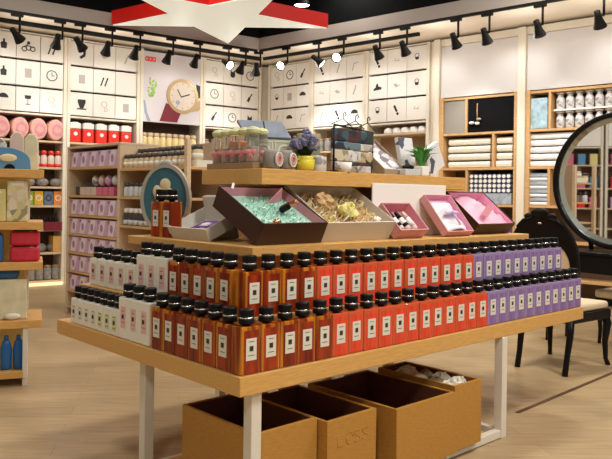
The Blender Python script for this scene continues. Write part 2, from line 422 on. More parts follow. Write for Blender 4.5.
spotsL = [(-4.152, 's'), (-3.639, 'w'), (-3.387, 's'), (-2.995, 'w'), (-2.608, 'w'), (-2.128, 'w'), (-1.712, 'w'), (-1.242, 'o'), (-.954, 'w')]
spotsR = [(1.257, 'o'), (1.838, 's'), (2.276, 'o'), (2.864, 'w'), (3.275, 'w'), (3.99, 'w'), (4.39, 'w'), (5.019, 'w'), (5.669, 'w')]
PR = {'w': sp_wall, 's': sp_side, 'o': sp_out}
DESC = {'w': 'black track spotlight turned toward', 's': 'black track spotlight tilted sideways along', 'o': 'glowing track spotlight facing out from'}
for fr, lst, side, yy in ((WL, spotsL, 'left wall, counted from the left', -.88), (WR, spotsR, 'right wall, counted from the corner', -.88)):
    for i, (x, k) in enumerate(lst):
        PR[k].put(fr, (x, yy, 3.40), 0, '%s the %s: number %s' % (DESC[k], side, ORD[i]), 'track spotlights under the soffit')
spot_corner = sp_wall.put(WORLD, (Pc.x, Pc.y-.02, 3.40), R_(10), 'black track spotlight hanging right in the corner where both tracks meet', 'track spotlights under the soffit')
def lamp_spot(fr, x, y, z, tx, ty, tz, en, ang=70, col=(1, .95, .89)):
    l = bpy.data.lights.new('spot_lamp', 'SPOT'); l.energy = en; l.spot_size = R_(ang); l.spot_blend = .7; l.shadow_soft_size = .06; l.color = col
    o = bpy.data.objects.new('spot_lamp', l); COL.objects.link(o)
    p = fr.w(x, y, z); t = fr.w(tx, ty, tz); o.location = p; o.rotation_euler = (t-p).to_track_quat('-Z', 'Y').to_euler()
def lamp_spill(fr, x, y, z, en, col=(1, .94, .87)):  # bare point lights added near the spotlights to brighten the soffit
    l = bpy.data.lights.new('added_spill', 'POINT'); l.energy = en; l.shadow_soft_size = .07; l.color = col
    o = bpy.data.objects.new('added_spill', l); COL.objects.link(o); o.location = fr.w(x, y, z)
for x in (-3.9, -2.9, -1.9, -1.0): lamp_spill(WL, x, -.70, 3.06, 4.4)
for x in (1.5, 2.6, 3.6, 4.7, 5.6): lamp_spill(WR, x, -.70, 3.06, 5.2, (1, .96, .91))
def lamp_area(p, size, en, col=(1, .92, .82), rot=(0, 0, 0)):
    l = bpy.data.lights.new('ceiling_fill', 'AREA'); l.shape = 'DISK'; l.size = size; l.energy = en; l.color = col
    o = bpy.data.objects.new('ceiling_fill', l); COL.objects.link(o); o.location = p; o.rotation_euler = rot
for x, k in spotsL[::2]: lamp_spot(WL, x, -.75, 3.08, x, .0, 2.5, 11, 100)
for x, k in spotsR[::2]: lamp_spot(WR, x, -.75, 3.08, x, .0, 2.5, 13, 100, (1, .97, .92))
for x in (-3.6, -2.2, -.8): lamp_spot(WL, x, -.85, 3.06, x, .1, 1.2, 42, 80)
for x in (1.5, 3.9, 5.0): lamp_spot(WR, x, -.85, 3.06, x, .1, 1.4, 75, 80, (1, .97, .92))

# recessed downlights in the soffit
def downlight(p, lab, mtl='lens'):
    r = thing('recessed_downlight', lab, 'ceiling light', WORLD, p, group='round ceiling downlights')
    m = MB(); m.lathe([(.075, -.006), (.095, -.004), (.098, 0), (.075, 0), (.075, -.006)], 24); m.build('rim', 'whitesteel', r)
    m = MB(); m.lathe([(0, -.004), (.075, -.004)], 24); m.build('lens', mtl, r)
downlight(WR.w(2.404, -.58, 3.43), 'round lit downlight in the cream soffit above the right wall cartons')
downlight(WR.w(4.64, -.656, 3.43), 'round lit downlight in the soffit at right, between two black spotlights')
def ceiling_lamp(p, lab):
    r = thing('ceiling_lamp', lab, 'ceiling light', WORLD, p, group='bright lamps hung under the black ceiling')
    m = MB(); m.cyl((0, 0, .0), (0, 0, 4.5-p[2]), .012, n=8); m.build('rod', 'track', r)
    m = MB(); m.lathe([(.03, .05), (.09, .04), (.11, -.04), (.105, -.05), (.095, -.03)], 24); m.build('shade', 'track', r)
    m = MB(); m.lathe([(0, -.04), (.1, -.042)], 24); m.build('lens', 'lens', r)
q = onz(302, 2, 3.9)
ceiling_lamp((q.x, q.y, 3.9), 'bright round lamp hanging under the black ceiling above the red star')
# overhead fill without fixtures; some added to light the crates from the front
for x, y, z, s, e in ((1.6, 1.6, 4.3, .7, 80), (2.9, 3.4, 4.3, .7, 90), (.2, 4.6, 4.3, .7, 55), (-3.4, 4.2, 4.3, .7, 75), (-1.8, 6.8, 4.3, .7, 50), (2.6, 6.6, 4.3, .7, 80), (.6, 9.3, 4.2, .7, 30), (3.6, -.6, 4.3, .7, 120), (-.6, -1.4, 4.3, .7, 90)):
    lamp_area((x, y, z), s, e)

# ------------------------------------------------------------------ star sign
k = 2.15
r = thing('star_sign', 'large red-sided sign with a white five-pointed star face hanging from the black ceiling', 'sign', WORLD, (-.53*k, 4.0*k, 3.40))
star = []
for i in range(10):
    a_ = PI/2+PI*i/5; rr = .677*k if i % 2 == 0 else .677*k*.385
    star.append((rr*math.cos(a_), rr*math.sin(a_)))
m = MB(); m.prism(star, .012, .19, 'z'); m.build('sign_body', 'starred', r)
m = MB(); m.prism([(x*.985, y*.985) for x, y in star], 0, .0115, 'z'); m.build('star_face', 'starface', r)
for x, y in ((-.6, .2), (.6, .2), (0, -.5)):
    m = MB(); m.cyl((x, y, .19), (x, y, 1.1), .006, n=6); m.build('hanging_rod', 'track', r)

# ------------------------------------------------------------------ wall shelving + picture cartons
Z_ROW = (2.335, 2.680, 3.035); H_ROW = (.318, .328, .325)
def wall_unit(fr, x0, x1, lab, shelves, back='darkback', post=.045, low=0, side='frame'):
    r = thing('storage_shelving', lab, 'shelving', fr, (x0, 0, 0), group='tall wall shelving bays')
    w = x1-x0
    for xx in (0, w-post):
        m = MB(); m.box(xx, xx+post, -.02, .36, 0, 3.39); m.build('post', side, r, .003)
    m = MB(); m.box(post, w-post, .34, .36, 0, 3.39); m.build('back_panel', back, r)
    for z in Z_ROW:
        m = MB(); m.box(post, w-post, .05, .34, z-.014, z); m.build('shelf', 'blackmatte', r)
    m = MB(); m.box(post, w-post, 0, .34, 3.372, 3.39); m.build('top_board', 'frame', r)
    m = MB(); m.box(post, w-post, 0, .34, 2.296, 2.319); m.build('canopy_board', 'frame', r)
    for z in shelves:
        m = MB(); m.box(post, w-post, -.005, .34, z-.028, z); m.build('shelf', 'paleoak', r, .003)
    return r
def circ(cx, cy, r, n=14, sy=1): return [(cx+r*math.cos(2*PI*i/n), cy+sy*r*math.sin(2*PI*i/n)) for i in range(n)]
def rect(x0, x1, y0, y1): return [(x0, y0), (x1, y0), (x1, y1), (x0, y1)]
def bar(x0, y0, x1, y1, w):
    d = math.hypot(x1-x0, y1-y0); nx, ny = -(y1-y0)/d*w/2, (x1-x0)/d*w/2
    return [(x0-nx, y0-ny), (x1-nx, y1-ny), (x1+nx, y1+ny), (x0+nx, y0+ny)]
ICON = {
 'top hat': ([rect(-.5, .5, -.5, -.36), [(-.33, -.34), (.33, -.34), (.42, .5), (-.42, .5)]], []),
 'cup on a saucer': ([rect(-.55, .55, -.62, -.48), [(-.2, -.46), (.2, -.46), (.46, .2), (.46, .55), (-.46, .55), (-.46, .2)]], []),
 'round clock': ([bar(0, 0, 0, .4, .08), bar(0, 0, .3, 0, .08)], [(0, 0, .62, .52)]),
 'faint ring': ([], [(0, .2, .36, .30), (.22, -.42, .22, .17)]),
 'domed umbrella': ([[(-.55, 0)] + [(.55*math.cos(PI-PI*i/10), .5*math.sin(PI-PI*i/10)) for i in range(1, 10)] + [(.55, 0)]], []),
 'wine glass': ([[(-.3, .05), (.3, .05), (.36, .45), (-.36, .45)], bar(0, .05, 0, -.5, .06), rect(-.26, .26, -.58, -.5)], []),
 'pair of sticks': ([bar(-.45, -.55, -.1, .45, .16), bar(.05, -.55, .4, .45, .16)], []),
 'slanted stick': ([bar(-.22, -.55, .22, .55, .15)], []),
 'hand brush': ([bar(-.35, -.55, -.05, 0, .34), bar(-.08, -.05, .35, .55, .16)], []),
 'comb and ball': ([bar(-.35, .55, .05, -.2, .28), circ(.15, -.45, .17)], []),
 'bent pipe': ([bar(-.4, -.55, -.15, .35, .1), bar(-.2, .33, .5, .42, .1)], []),
 'small bowl': ([[(-.28, .1), (.28, .1), (.18, -.22), (-.18, -.22)]], [(0, .25, .28, .23)]),
 'little bird': ([[(-.5, .1), (-.1, .25), (.1, .0), (.5, .05), (.1, -.18), (-.15, -.25)]], []),
 'grey book': ([rect(-.36, .36, -.5, .5)], []),
 'bicycle': ([bar(-.5, -.1, .1, .4, .1), bar(0, .1, .55, -.05, .1), circ(.0, .42, .18)], [(-.45, -.28, .3, .2), (.45, -.22, .3, .2), (0, -.15, .3, .2)]),
 'curved boot': ([bar(.25, .5, .25, -.1, .3), bar(.3, -.1, -.25, -.5, .32)], []),
 'black cat': ([circ(0, -.15, .38), [(-.36, .0), (-.3, .5), (-.05, .2)], [(.36, .0), (.3, .5), (.05, .2)]], []),
 'heap of stones': ([[(-.6, -.4), (.5, -.3), (.55, -.05), (.1, .1), (0, .45), (-.25, .35), (-.3, .0), (-.6, -.2)]], []),
 'thin scribble': ([bar(-.4, 0, .35, -.08, .07), bar(-.3, .05, -.2, .3, .07), bar(.1, 0, .3, .2, .06)], []),
 'black flask': ([[(-.28, -.5), (.28, -.5), (.34, .1), (.1, .25), (.1, .55), (-.1, .55), (-.1, .25), (-.34, .1)]], []),
 'blank': ([], []),
}
GREY = {'faint ring', 'grey book', 'thin scribble', 'little bird', 'slanted stick', 'bent pipe'}
carton_me = None
icon_me = {}
carton_proto = None
def carton(fr, x, z, w, h, icon, lab):
    global carton_me
    r = thing('storage_carton', lab, 'carton', fr, (x, 0, z), group='cream picture cartons on the upper wall shelves')
    m = MB(); m.box(-w/2, w/2, 0, .32, 0, h); m.build('carton_body', 'carton', r, .004)
    polys, rings = ICON[icon]
    if polys or rings:
        m = MB(); s = .12
        y0, y1 = -.003, .001
        for p in polys: m.prism([(a_*s, b_*s+h*.5) for a_, b_ in p], y0, y1, 'y')
        for cx, cy, ro, ri in rings:
            m.ring([(a_*s, b_*s+h*.5) for a_, b_ in circ(cx, cy, ro, 20)], [(a_*s, b_*s+h*.5) for a_, b_ in circ(cx, cy, ri, 20)], y0, y1)
        m.build('pictogram', 'inkgrey' if icon in GREY else 'ink', r)
BAYS = [
 (WL, -4.29, -3.265, 'left wall bay farthest left', [['black flask', 'bicycle', 'pair of sticks'], ['black flask', 'grey book', 'round clock'], ['domed umbrella', 'wine glass', 'faint ring']]),
 (WL, -3.26, -2.20, 'left wall bay left of the watch poster', [['curved boot', 'little bird', 'slanted stick'], ['grey book', 'pair of sticks', 'blank'], ['cup on a saucer', 'faint ring', 'grey book']]),
 (WL, -1.16, -.085, 'left wall bay right of the watch poster', [['faint ring', 'black cat', 'round clock'], ['round clock', 'faint ring', 'hand brush'], ['hand brush', 'round clock', 'black cat']]),
 (WR, .085, 1.005, 'right wall bay next to the corner', [['faint ring', 'round clock', 'hand brush'], ['small bowl', 'grey book', 'domed umbrella'], ['slanted stick', 'domed umbrella', 'bent pipe']]),
 (WR, 1.01, 2.045, 'middle bay of the right wall cartons', [['comb and ball', 'slanted stick', 'bent pipe'], ['thin scribble', 'little bird', 'slanted stick'], ['slanted stick', 'comb and ball', 'domed umbrella']]),
 (WR, 2.05, 3.12, 'right wall carton bay nearest the white panels', [['comb and ball', 'thin scribble', 'small bowl'], ['heap of stones', 'little bird', 'small bowl'], ['small bowl', 'comb and ball', 'thin scribble']]),
]
SHORT = ['far left bay', 'bay left of poster', 'bay right of poster', 'bay right of corner', 'middle right-wall bay', 'bay beside white panels']
ROWN = ('top row', 'middle row', 'bottom row'); POSN = ('left', 'centre', 'right')
LOWZ = {0: [1.96, 1.60, 1.335, 1.08, .755, .44, .06], 1: [1.96, 1.60, 1.2, .8, .06], 2: [1.93, 1.5, 1.1, .7, .06], 3: [1.95, 1.5, 1.0, .5, .06], 4: [1.95, 1.5, 1.0, .5, .06], 5: [2.165, 1.7, 1.2, .7, .06]}
for bi, (fr, x0, x1, nm, rows) in enumerate(BAYS):
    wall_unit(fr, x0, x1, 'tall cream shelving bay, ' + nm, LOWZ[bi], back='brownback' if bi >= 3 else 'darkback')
    cw = (x1-x0-.09)/3
    for ri, row in enumerate(rows):
        z = Z_ROW[2-ri]; h = H_ROW[2-ri]
        for ci, ic in enumerate(row):
            pic = 'plain cream carton' if ic == 'blank' else 'cream carton with %s' % ic
            carton(fr, x0+.045+cw*(ci+.5), z, cw-.007, h, ic, '%s, %s %s, %s' % (pic, ROWN[ri], POSN[ci], SHORT[bi]))
SW = Frame((-6.0, 0, 0), PI/2)  # side bays and boxes out of view, added for the mirror to reflect
for i, x0 in enumerate((3.0, 4.07, 5.14)):
    r = wall_unit(SW, x0, x0+1.03, 'cream side-wall bay with white doors, added for the mirror, %s of three' % ORD[i], [1.96, 1.5, 1.1, .7, .06])
    for q_ in (0, 1): m = MB(); m.box(.05+q_*.467, .512+q_*.467, -.012, .01, 2.33, 3.36); m.build('door', 'cartonw', r, .004)
    for k_, z_ in enumerate((1.96, 1.5, 1.1)):
        for q_ in range(4):
            m = MB(); m.box(-.07, .07, 0, .2, 0, .22); o = m.build('gift_box', ['redjar', 'lilac', 'yellowbag', 'tealbag', 'pinkpack'][(i+k_+q_) % 5], None, .004); place(o, SW, (x0+.17+q_*.225, .03, z_+.001))
            tag(o, '%s box added on the side wall, %s bay, %s shelf, %s from left' % (['red', 'lilac', 'yellow', 'blue', 'pink'][(i+k_+q_) % 5], ORD[i], ORD[k_], ORD[q_]), 'box', 'side-wall boxes added for the mirror reflection')
m = MB(); m.box(-.075, .075, -.02, .12, 0, 3.39, mx=Matrix.Translation(Cn) @ Matrix.Rotation((A_L+A_Rw)/2, 4, 'Z') @ Matrix.Translation((0, .06, 0))); o = m.build('corner_post', 'frame', None, .004); tag(o, 'cream corner post where the two walls of picture cartons meet', 'post')
# poster bay
wall = thing('storage_shelving', 'tall cream shelving bay behind the watch poster on the left wall', 'shelving', WL, (-2.195, 0, 0), group='tall wall shelving bays')
w = 1.03
for xx in (0, w-.045):
    m = MB(); m.box(xx, xx+.045, -.02, .36, 0, 3.39); m.build('post', 'frame', wall, .003)
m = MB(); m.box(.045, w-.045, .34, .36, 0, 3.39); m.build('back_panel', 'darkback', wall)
for z in (1.93, 1.5, 1.1, .06):
    m = MB(); m.box(.045, w-.045, -.005, .34, z-.028, z); m.build('shelf', 'paleoak', wall, .003)
# poster: printed sheet with watch, leaves, vase
r = thing('wall_poster', 'large pale poster of a wristwatch with maroon strap and green leaves', 'poster', WL, (-2.15, -.012, 2.325))
m = MB(); m.box(0, .94, 0, .02, 0, 1.04); m.build('poster_sheet', 'poster', r)
def P(px, py):
    s_, z_ = wl(px, py, .012); return s_+2.15, z_-2.325
def pp(lst): return [P(*p) for p in lst]
m = MB()
m.prism(pp([(166, 103), (182, 110), (177, 122.5), (159.5, 121)]), -.006, .001, 'y', 0)
m.prism(pp([(196, 84.5), (203, 87.5), (203, 96), (198, 99)]), -.006, .001, 'y', 1)
cx, cz = P(182.5, 96.5)
m.ring([(cx+a_, cz+b_) for a_, b_ in circ(0, 0, .265, 32)], [(cx+a_, cz+b_) for a_, b_ in circ(0, 0, .215, 32)], -.012, .001, 2)
m.prism([(cx+a_, cz+b_) for a_, b_ in circ(0, 0, .216, 32)], -.008, .001, 'y', 3)
m.prism([(cx+a_, cz+b_) for a_, b_ in bar(-.02, -.01, .12, .04, .02)], -.01, 0, 'y', 1)
m.prism([(cx+a_, cz+b_) for a_, b_ in bar(-.02, -.02, -.09, .1, .016)], -.01, 0, 'y', 1)
m.prism([(cx+a_, cz+b_) for a_, b_ in circ(-.08, -.1, .035, 12)], -.01, 0, 'y', 4)
for i in range(12):
    a_ = 2*PI*i/12; m.prism([(cx+p, cz+q2) for p, q2 in bar(.17*math.cos(a_), .17*math.sin(a_), .2*math.cos(a_), .2*math.sin(a_), .012)], -.0095, 0, 'y', 2)
m.prism(pp([(201, 100), (206, 103), (198, 111), (190, 112), (184, 109)])[:5], -.007, .001, 'y', 2)
m.build('watch_picture', ['maroon', 'ink', 'gold', 'dial', 'vaseprint'], r)
m = MB()
for i in range(26):
    t = random.random(); bx, by = 150+7*random.random()-3+t*3, 98-t*17
    L_ = 2.2+random.random()*3; a_ = random.uniform(-.5, 1.2)
    tip = (bx+L_*math.sin(a_)*1.2, by-L_*math.cos(a_)); sd = (1.1*math.cos(a_), 1.1*math.sin(a_))
    mid = ((bx+tip[0])/2, (by+tip[1])/2)
    m.prism(pp([(bx, by), (mid[0]+sd[0], mid[1]+sd[1]), tip, (mid[0]-sd[0], mid[1]-sd[1])]), -.004-.0002*i, .001, 'y')
m.build('leaf_picture', 'plantprint', r)
m = MB(); m.prism(pp([(143.5, 100), (145, 100), (147, 112), (150.5, 121), (147.5, 121), (144.5, 112)]), -.005, .001, 'y'); m.build('vase_picture', 'vaseprint', r)
m = MB()
lx, lz = P(145.2, 60.6)
for i in range(3):
    ox = lx+i*.055
    m.ring([(ox+.028+a_, lz+.035+b_) for a_, b_ in circ(0, 0, .031, 14, 1.2)], [(ox+.028+a_, lz+.035+b_) for a_, b_ in circ(0, 0, .012, 14, 1.2)], -.004, .001)
    m.prism([(ox+.047+a_, lz+.035+b_) for a_, b_ in rect(-.004, .012, -.037, .037)], -.0045, .001, 'y')
m.build('red_logo', 'logo', r)

# right white-panel section
def right_bay(x0, x1, lab, shelves, dividers, cells_back=True):
    r = thing('storage_shelving', lab, 'shelving', WR, (x0, 0, 0), group='oak shelving bays with white upper panels')
    w = x1-x0
    for xx in (0, w-.05):
        m = MB(); m.box(xx, xx+.05, -.03, .36, 0, 2.6); m.build('side_panel', 'oak', r, .003)
    m = MB(); m.box(.05, w-.05, .34, .36, 0, 2.6); m.build('back_panel', 'darkback', r)
    m = MB(); m.box(0, w, -.01, .36, 2.60, 3.29); m.build('upper_panel', 'whitepanel', r, .003)
    m = MB(); m.box(0, w, -.02, .36, 3.295, 3.39); m.build('head_rail', 'frame', r, .003)
    for z in shelves:
        m = MB(); m.box(.05, w-.05, -.02, .34, z-.03, z); m.build('shelf', 'oak', r, .003)
    for x, z0, z1 in dividers:
        m = MB(); m.box(x-.016-x0, x+.016-x0, -.02, .34, z0, z1); m.build('divider', 'oak', r, .002)
    return r
right_bay(3.30, 4.40, 'oak shelving bay with white upper panel, black and grey doors, right of the cartons', [2.585, 2.115, 1.655, 1.18, .75, .3], [(3.685, 2.115, 2.555), (4.07, 1.655, 2.085), (3.70, 1.18, 1.625)])
right_bay(4.505, 5.80, 'oak shelving bay with white upper panel, stacked towels, at far right', [2.585, 2.115, 1.655, 1.18, .75, .3], [(4.80, 2.115, 2.555), (4.80, 1.18, 1.625)])
m = MB(); m.box(4.403, 4.502, -.06, .36, 0, 3.39, mx=WR.m); o = m.build('wall_post', 'frame', None, .004); tag(o, 'tall white wall post between the two oak bays on the right', 'post', 'tall white posts on the right wall')
m = MB(); m.box(3.21, 3.295, -.06, .36, 0, 3.39, mx=WR.m); o = m.build('wall_post', 'frame', None, .004); tag(o, 'tall white wall post between the cartons and the black-door bay', 'post', 'tall white posts on the right wall')
m = MB(); m.box(3.125, 3.205, .02, .36, 0, 3.39, mx=WR.m); o = m.build('filler_panel', 'frame', None, .003); tag(o, 'narrow cream filler panel closing the right end of the carton bays', 'panel')
# doors
m = MB(); m.box(3.355, 3.665, .0, .02, 2.12, 2.55, mx=WR.m); o = m.build('cabinet_door', 'greypanel'); tag(o, 'flat grey panel closing the upper cell beside the black panel', 'panel')
m = MB(); m.box(3.703, 4.345, .0, .02, 2.12, 2.55, mx=WR.m); o = m.build('display_board', 'blackmatte'); tag(o, 'black display board in the upper cell below the white panel', 'panel')
r = thing('hanging_ladle', 'slim brass ladle with pale cups hanging on the black display board', 'utensil', WR, (3.84, -.012, 2.2))
m = MB(); m.cyl((.0, 0, .06), (.0, 0, .27), .007, n=8); m.ell((0, 0, .28), (.012, .008, .012)); m.build('handle', 'gold', r)
m = MB(); m.ell((-.07, -.02, .04), (.04, .025, .02)); m.ell((.01, -.02, .03), (.035, .025, .02)); m.build('cup', 'whitelid', r)
m = MB(); m.ell((.03, -.015, .085), (.035, .02, .018)); m.build('scoop', 'gold', r)

# folded textiles
def textile_proto(w, h, m_):
    r = thing('folded_textile', '', 'textile', WORLD, (0, 0, 0))
    m = MB()
    prof = [(-.0, .12*h), (.02, .02*h), (.10, 0), (.29, 0), (.29, .95*h), (.1, h*.97), (.02, .86*h), (-.0, .7*h), (-.006, .5*h)]
    m.prism([(a_, b_) for a_, b_ in prof], -w/2, w/2, 'x', 0, sm=False); m.build('cloth_stack', m_, r, .004)
    return Proto(r)
tx = textile_proto(.60, .098, 'towel'); tx2 = textile_proto(.21, .098, 'towel'); tx3 = textile_proto(.86, .082, 'towelw'); tx4 = textile_proto(.25, .05, 'towelw')
LV = ['lowest', 'second from bottom', 'third from bottom', 'fourth from bottom', 'topmost']
for i in range(4):
    tx.put(WR, (3.71, .01+random.uniform(0, .02), 1.655+i*.101), random.uniform(-.01, .01), 'wide cream folded textile, %s in the stack below the black board' % (LV[i] if i < 3 else 'topmost'), 'cream textiles below the black board')
    tx2.put(WR, (4.205, .01+random.uniform(0, .02), 1.655+i*.101), random.uniform(-.02, .02), 'narrow cream folded textile, %s in the stack beside the white post' % (LV[i] if i < 3 else 'topmost'), 'narrow cream textiles beside the white post')
for i in range(5):
    tx3.put(WR, (4.98, .01+random.uniform(0, .025), 1.655+i*.085), random.uniform(-.012, .012), 'white folded towel, %s in the stack left of the round mirror' % LV[i], 'white towels left of the mirror')
    if i < 4:
        tx4.put(WR, (4.66, .01, 1.18+i*.1), 0, 'small white folded towel, %s in the narrow cell beside the mirror' % (LV[i] if i < 3 else 'topmost'), 'small white towels in the narrow cell')
        m = MB(); m.box(-.125, .125, 0, .28, 0, .047); o = m.build('textile_pack', 'greypack', None, .008); place(o, WR, (4.66, .015, 1.18+i*.1+.0505)); tag(o, 'grey-blue flat pack under towels, %s in the narrow cell beside the mirror' % (LV[i] if i < 3 else 'topmost'), 'pack', 'grey-blue packs in the narrow cell')
# rolls
rl = thing('rolled_cloth', '', 'rolled cloth', WORLD, (0, 0, 0))
m = MB(); m.cyl((0, 0, .03), (0, .25, .03), .029, n=14); m.build('roll', 'navy', rl)
m = MB(); m.cyl((0, -.003, .03), (0, .012, .03), .024, n=14); m.build('roll_end', 'whitelid', rl)
rl = Proto(rl)
for j in range(4):
    for i in range(9):
        rl.put(WR, (3.765+i*.064, .0, 1.33+j*.0605), 0, 'navy roll with white end, %s from left, %s of the stacked rows' % (ORD[i], ['bottom row', 'second row', 'third row', 'top row'][j]), 'navy rolled cloths on the oak shelf')
m = MB(); m.box(3.73, 4.31, .01, .3, 1.181, 1.328, mx=WR.m); o = m.build('textile_pack', 'greypack', None, .01); tag(o, 'wide grey-blue pack lying under the navy rolls', 'pack')
m = MB(); m.box(3.37, 3.66, .03, .3, 1.181, 1.36, mx=WR.m); o = m.build('wooden_box', 'wood', None, .004); tag(o, 'plain wooden box in the cell left of the navy rolls', 'box')
for i in range(3):
    m = MB(); m.ell((0, .1, .10), (.1, .09, .10)); o = m.build('purple_pouch', 'purplebag'); place(o, WR, (3.85+i*.21, 0, .75)); tag(o, 'purple pouch on the low oak shelf, %s from the left' % ORD[i], 'pouch', 'purple pouches low on the right wall')
m = MB(); m.box(4.54, 4.765, .0, .2, 2.116, 2.50, mx=WR.m); o = m.build('textile_pack', 'bluebag', None, .02, 3); tag(o, 'pale blue crinkled pack in the upper cell right of the white post', 'pack')
# grey glassware with white tags
gl = thing('glass_vase', '', 'vase', WORLD, (0, 0, 0))
m = MB(); m.lathe([(.045, 0), (.05, .02), (.052, .12), (.03, .16), (.036, .185)], 16); m.build('vase_body', 'greygoods', gl)
m = MB(); m.lathe([(.03, .186), (.05, .186), (.05, .205), (.02, .21)], 16); m.build('rim_tag', 'whitelid', gl)
gl = Proto(gl)
m = MB(); m.box(4.84, 5.68, .0, .3, 2.325, 2.345, mx=WR.m); o = m.build('glass_shelf', 'whitelid'); tag(o, 'thin white shelf insert carrying the upper row of grey vases', 'shelf')
for j in range(2):
    for i in range(7):
        gl.put(WR, (4.90+i*.115, .07, 2.116+j*.23), 0, 'grey vase with white rim, %s from left, %s row beside the blue pack' % (ORD[i], ['lower', 'upper'][j]), 'grey vases on the right wall')
# bowls on the brown carton bay shelf
bw = thing('white_bowl', '', 'bowl', WORLD, (0, 0, 0))
m = MB(); m.lathe([(.07, 0), (.07, .02), (.062, .06), (.04, .085), (.0, .094)], 18); m.build('bowl_body', 'cartonw', bw); bw = Proto(bw)
for i, x in enumerate((2.40, 2.54, 2.68, 2.82, 2.96)):
    bw.put(WR, (x, .09, 2.165), 0, 'white domed bowl upside down under the cartons, %s from the left' % ORD[i], 'white domed bowls under the right-hand cartons')
# things on the lower shelves of the right carton bays (seen above the display table)
gj = thing('storage_jar', '', 'jar', WORLD, (0, 0, 0))
m = MB(); m.lathe([(.05, 0), (.055, .02), (.055, .15), (.045, .17)], 14); m.build('jar_body', 'pottery', gj)
m = MB(); m.lathe([(.05, .17), (.05, .195), (.02, .205)], 14); m.build('jar_lid', 'leather', gj); gj = Proto(gj)
for b_, nm in ((.05, 'corner'), (1.01, 'middle')):
    for i in range(6):
        gj.put(WR, (b_+.13+i*.145, .08, 1.95), 0, 'dark pottery jar with brown lid, %s from left under the %s carton bay' % (ORD[i], nm), 'dark pottery jars on the right wall')

# ---- left wall lower shelves
fold = thing('rolled_cushion', '', 'cushion', WORLD, (0, 0, 0))
m = MB()
for k_ in range(1):
    m.prism([(.115*math.cos(t)*(1 if math.cos(t) > 0 else .95), .15+.145*math.sin(t)) for t in [2*PI*i/22 for i in range(22)]], 0, .26, 'y', 0, sm=True)
m.build('cushion_body', 'pinkplush', fold, .02, 3)
m = MB(); m.ring([(.075*math.cos(2*PI*i/16)+.02, .15+.085*math.sin(2*PI*i/16)) for i in range(16)], [(.05*math.cos(2*PI*i/16)+.02, .15+.045*math.sin(2*PI*i/16)) for i in range(16)], -.006, .002); m.build('face_patch', 'pinkin', fold)
fold = Proto(fold)
for i, x in enumerate((-4.11, -3.87, -3.63, -3.40)):
    fold.put(WL, (x, 0, 1.961), 0, 'pink rounded cushion standing on the left wall shelf, %s from the left' % ORD[i], 'pink cushions on the left wall')
rj = thing('red_canister', '', 'canister', WORLD, (0, 0, 0))
m = MB(); m.box(-.078, .078, 0, .15, 0, .19); m.build('canister_body', 'redjar', rj, .02, 3)
m = MB(); m.box(-.076, .076, .002, .148, .192, .27); m.box(-.05, .05, .02, .13, .27, .285); m.build('canister_lid', 'whitelid', rj, .012)
m = MB(); m.prism([(a_, .12+b_) for a_, b_ in circ(.0, 0, .028, 12)], -.003, .001, 'y'); m.build('sticker', 'lilaclt', rj)
rj = Proto(rj)
for i in range(5):
    rj.put(WL, (-3.125+i*.186, .02, 1.961), 0, 'red canister with white lid left of the watch poster, %s from the left' % ORD[i], 'red canisters with white lids')
rw = thing('spice_bottle', '', 'bottle', WORLD, (0, 0, 0))
m = MB(); m.lathe([(.042, 0), (.044, .01), (.044, .14), (.026, .165)], 12); m.build('bottle_body', 'palepack', rw)
m = MB(); m.lathe([(.026, .165), (.036, .17), (.036, .22), (.018, .225)], 12); m.build('bottle_cap', 'redjar', rw)
m = MB(); m.lathe([(.045, .003), (.045, .045)], 12); m.build('bottle_band', 'redjar', rw)
rw = Proto(rw)
for i in range(6):
    rw.put(WL, (-3.83+i*.095, .05, 1.601), 0, 'pale bottle with red cap below the pink cushions, %s from the left' % ORD[i], 'red-capped bottles on the left wall')
kb = Proto(tag(MB().ell((0, .1, .06), (.085, .085, .06)).build('ceramic_bowl', 'pottery'), '', 'bowl'))
for i in range(3):
    kb.put(WL, (-3.72+i*.18, .02, 1.336), 0, 'dark bowl under the red-capped bottles, %s from the left' % ORD[i], 'dark bowls on the left wall')
tn = {}
for i, (c_, nm) in enumerate((('green', 'green'), ('amb', 'yellow-orange'), ('bluetin', 'slate-blue'), ('orange', 'orange'))):
    r = thing('square_tin', '%s square tin with round motif on the left wall shelf' % nm, 'tin', WL, (-3.735+i*.128, .03, 1.081), group='coloured square tins')
    m = MB(); m.box(-.06, .06, 0, .12, 0, .19); m.build('tin_body', c_, r, .008)
    m = MB(); m.ring([(a_, .1+b_) for a_, b_ in circ(0, 0, .042, 16)], [(a_, .1+b_) for a_, b_ in circ(0, 0, .028, 16)], -.003, .001); m.build('motif', 'label' if i != 2 else 'ink', r)
r = thing('display_tray', 'dark red display tray of black bottles under the coloured tins', 'tray', WL, (-3.77, 0, .756))
m = MB(); m.box(.0, .46, 0, .2, 0, .05); m.box(.22, .46, -.03, .0, -.02, .1); m.build('tray_body', 'maroon', r)
bb = thing('dropper_bottle', '', 'bottle', WORLD, (0, 0, 0))
m = MB(); m.lathe([(.024, 0), (.027, .02), (.027, .09), (.012, .12), (.012, .16)], 12); m.build('bottle_body', 'black', bb); bb = Proto(bb)
for i in range(5):
    bb.put(WL, (-3.66+i*.075, .1, .807), 0, 'small black bottle on the dark red tray, %s from the left' % ORD[i], 'black bottles on the red tray')
m = MB(); m.box(-.04, .04, 0, .05, 0, .2); o = m.build('gift_box', 'lilac', None, .004); place(o, WL, (-3.8, .06, .756), .2); tag(o, 'pale pink box standing left of the dark red tray', 'box')
for i in range(3):
    kb.put(WL, (-3.72+i*.17, .04, .441), 0, 'dark bowl low on the left wall, above the lit floor, %s from left' % ORD[i], 'dark bowls on the left wall')
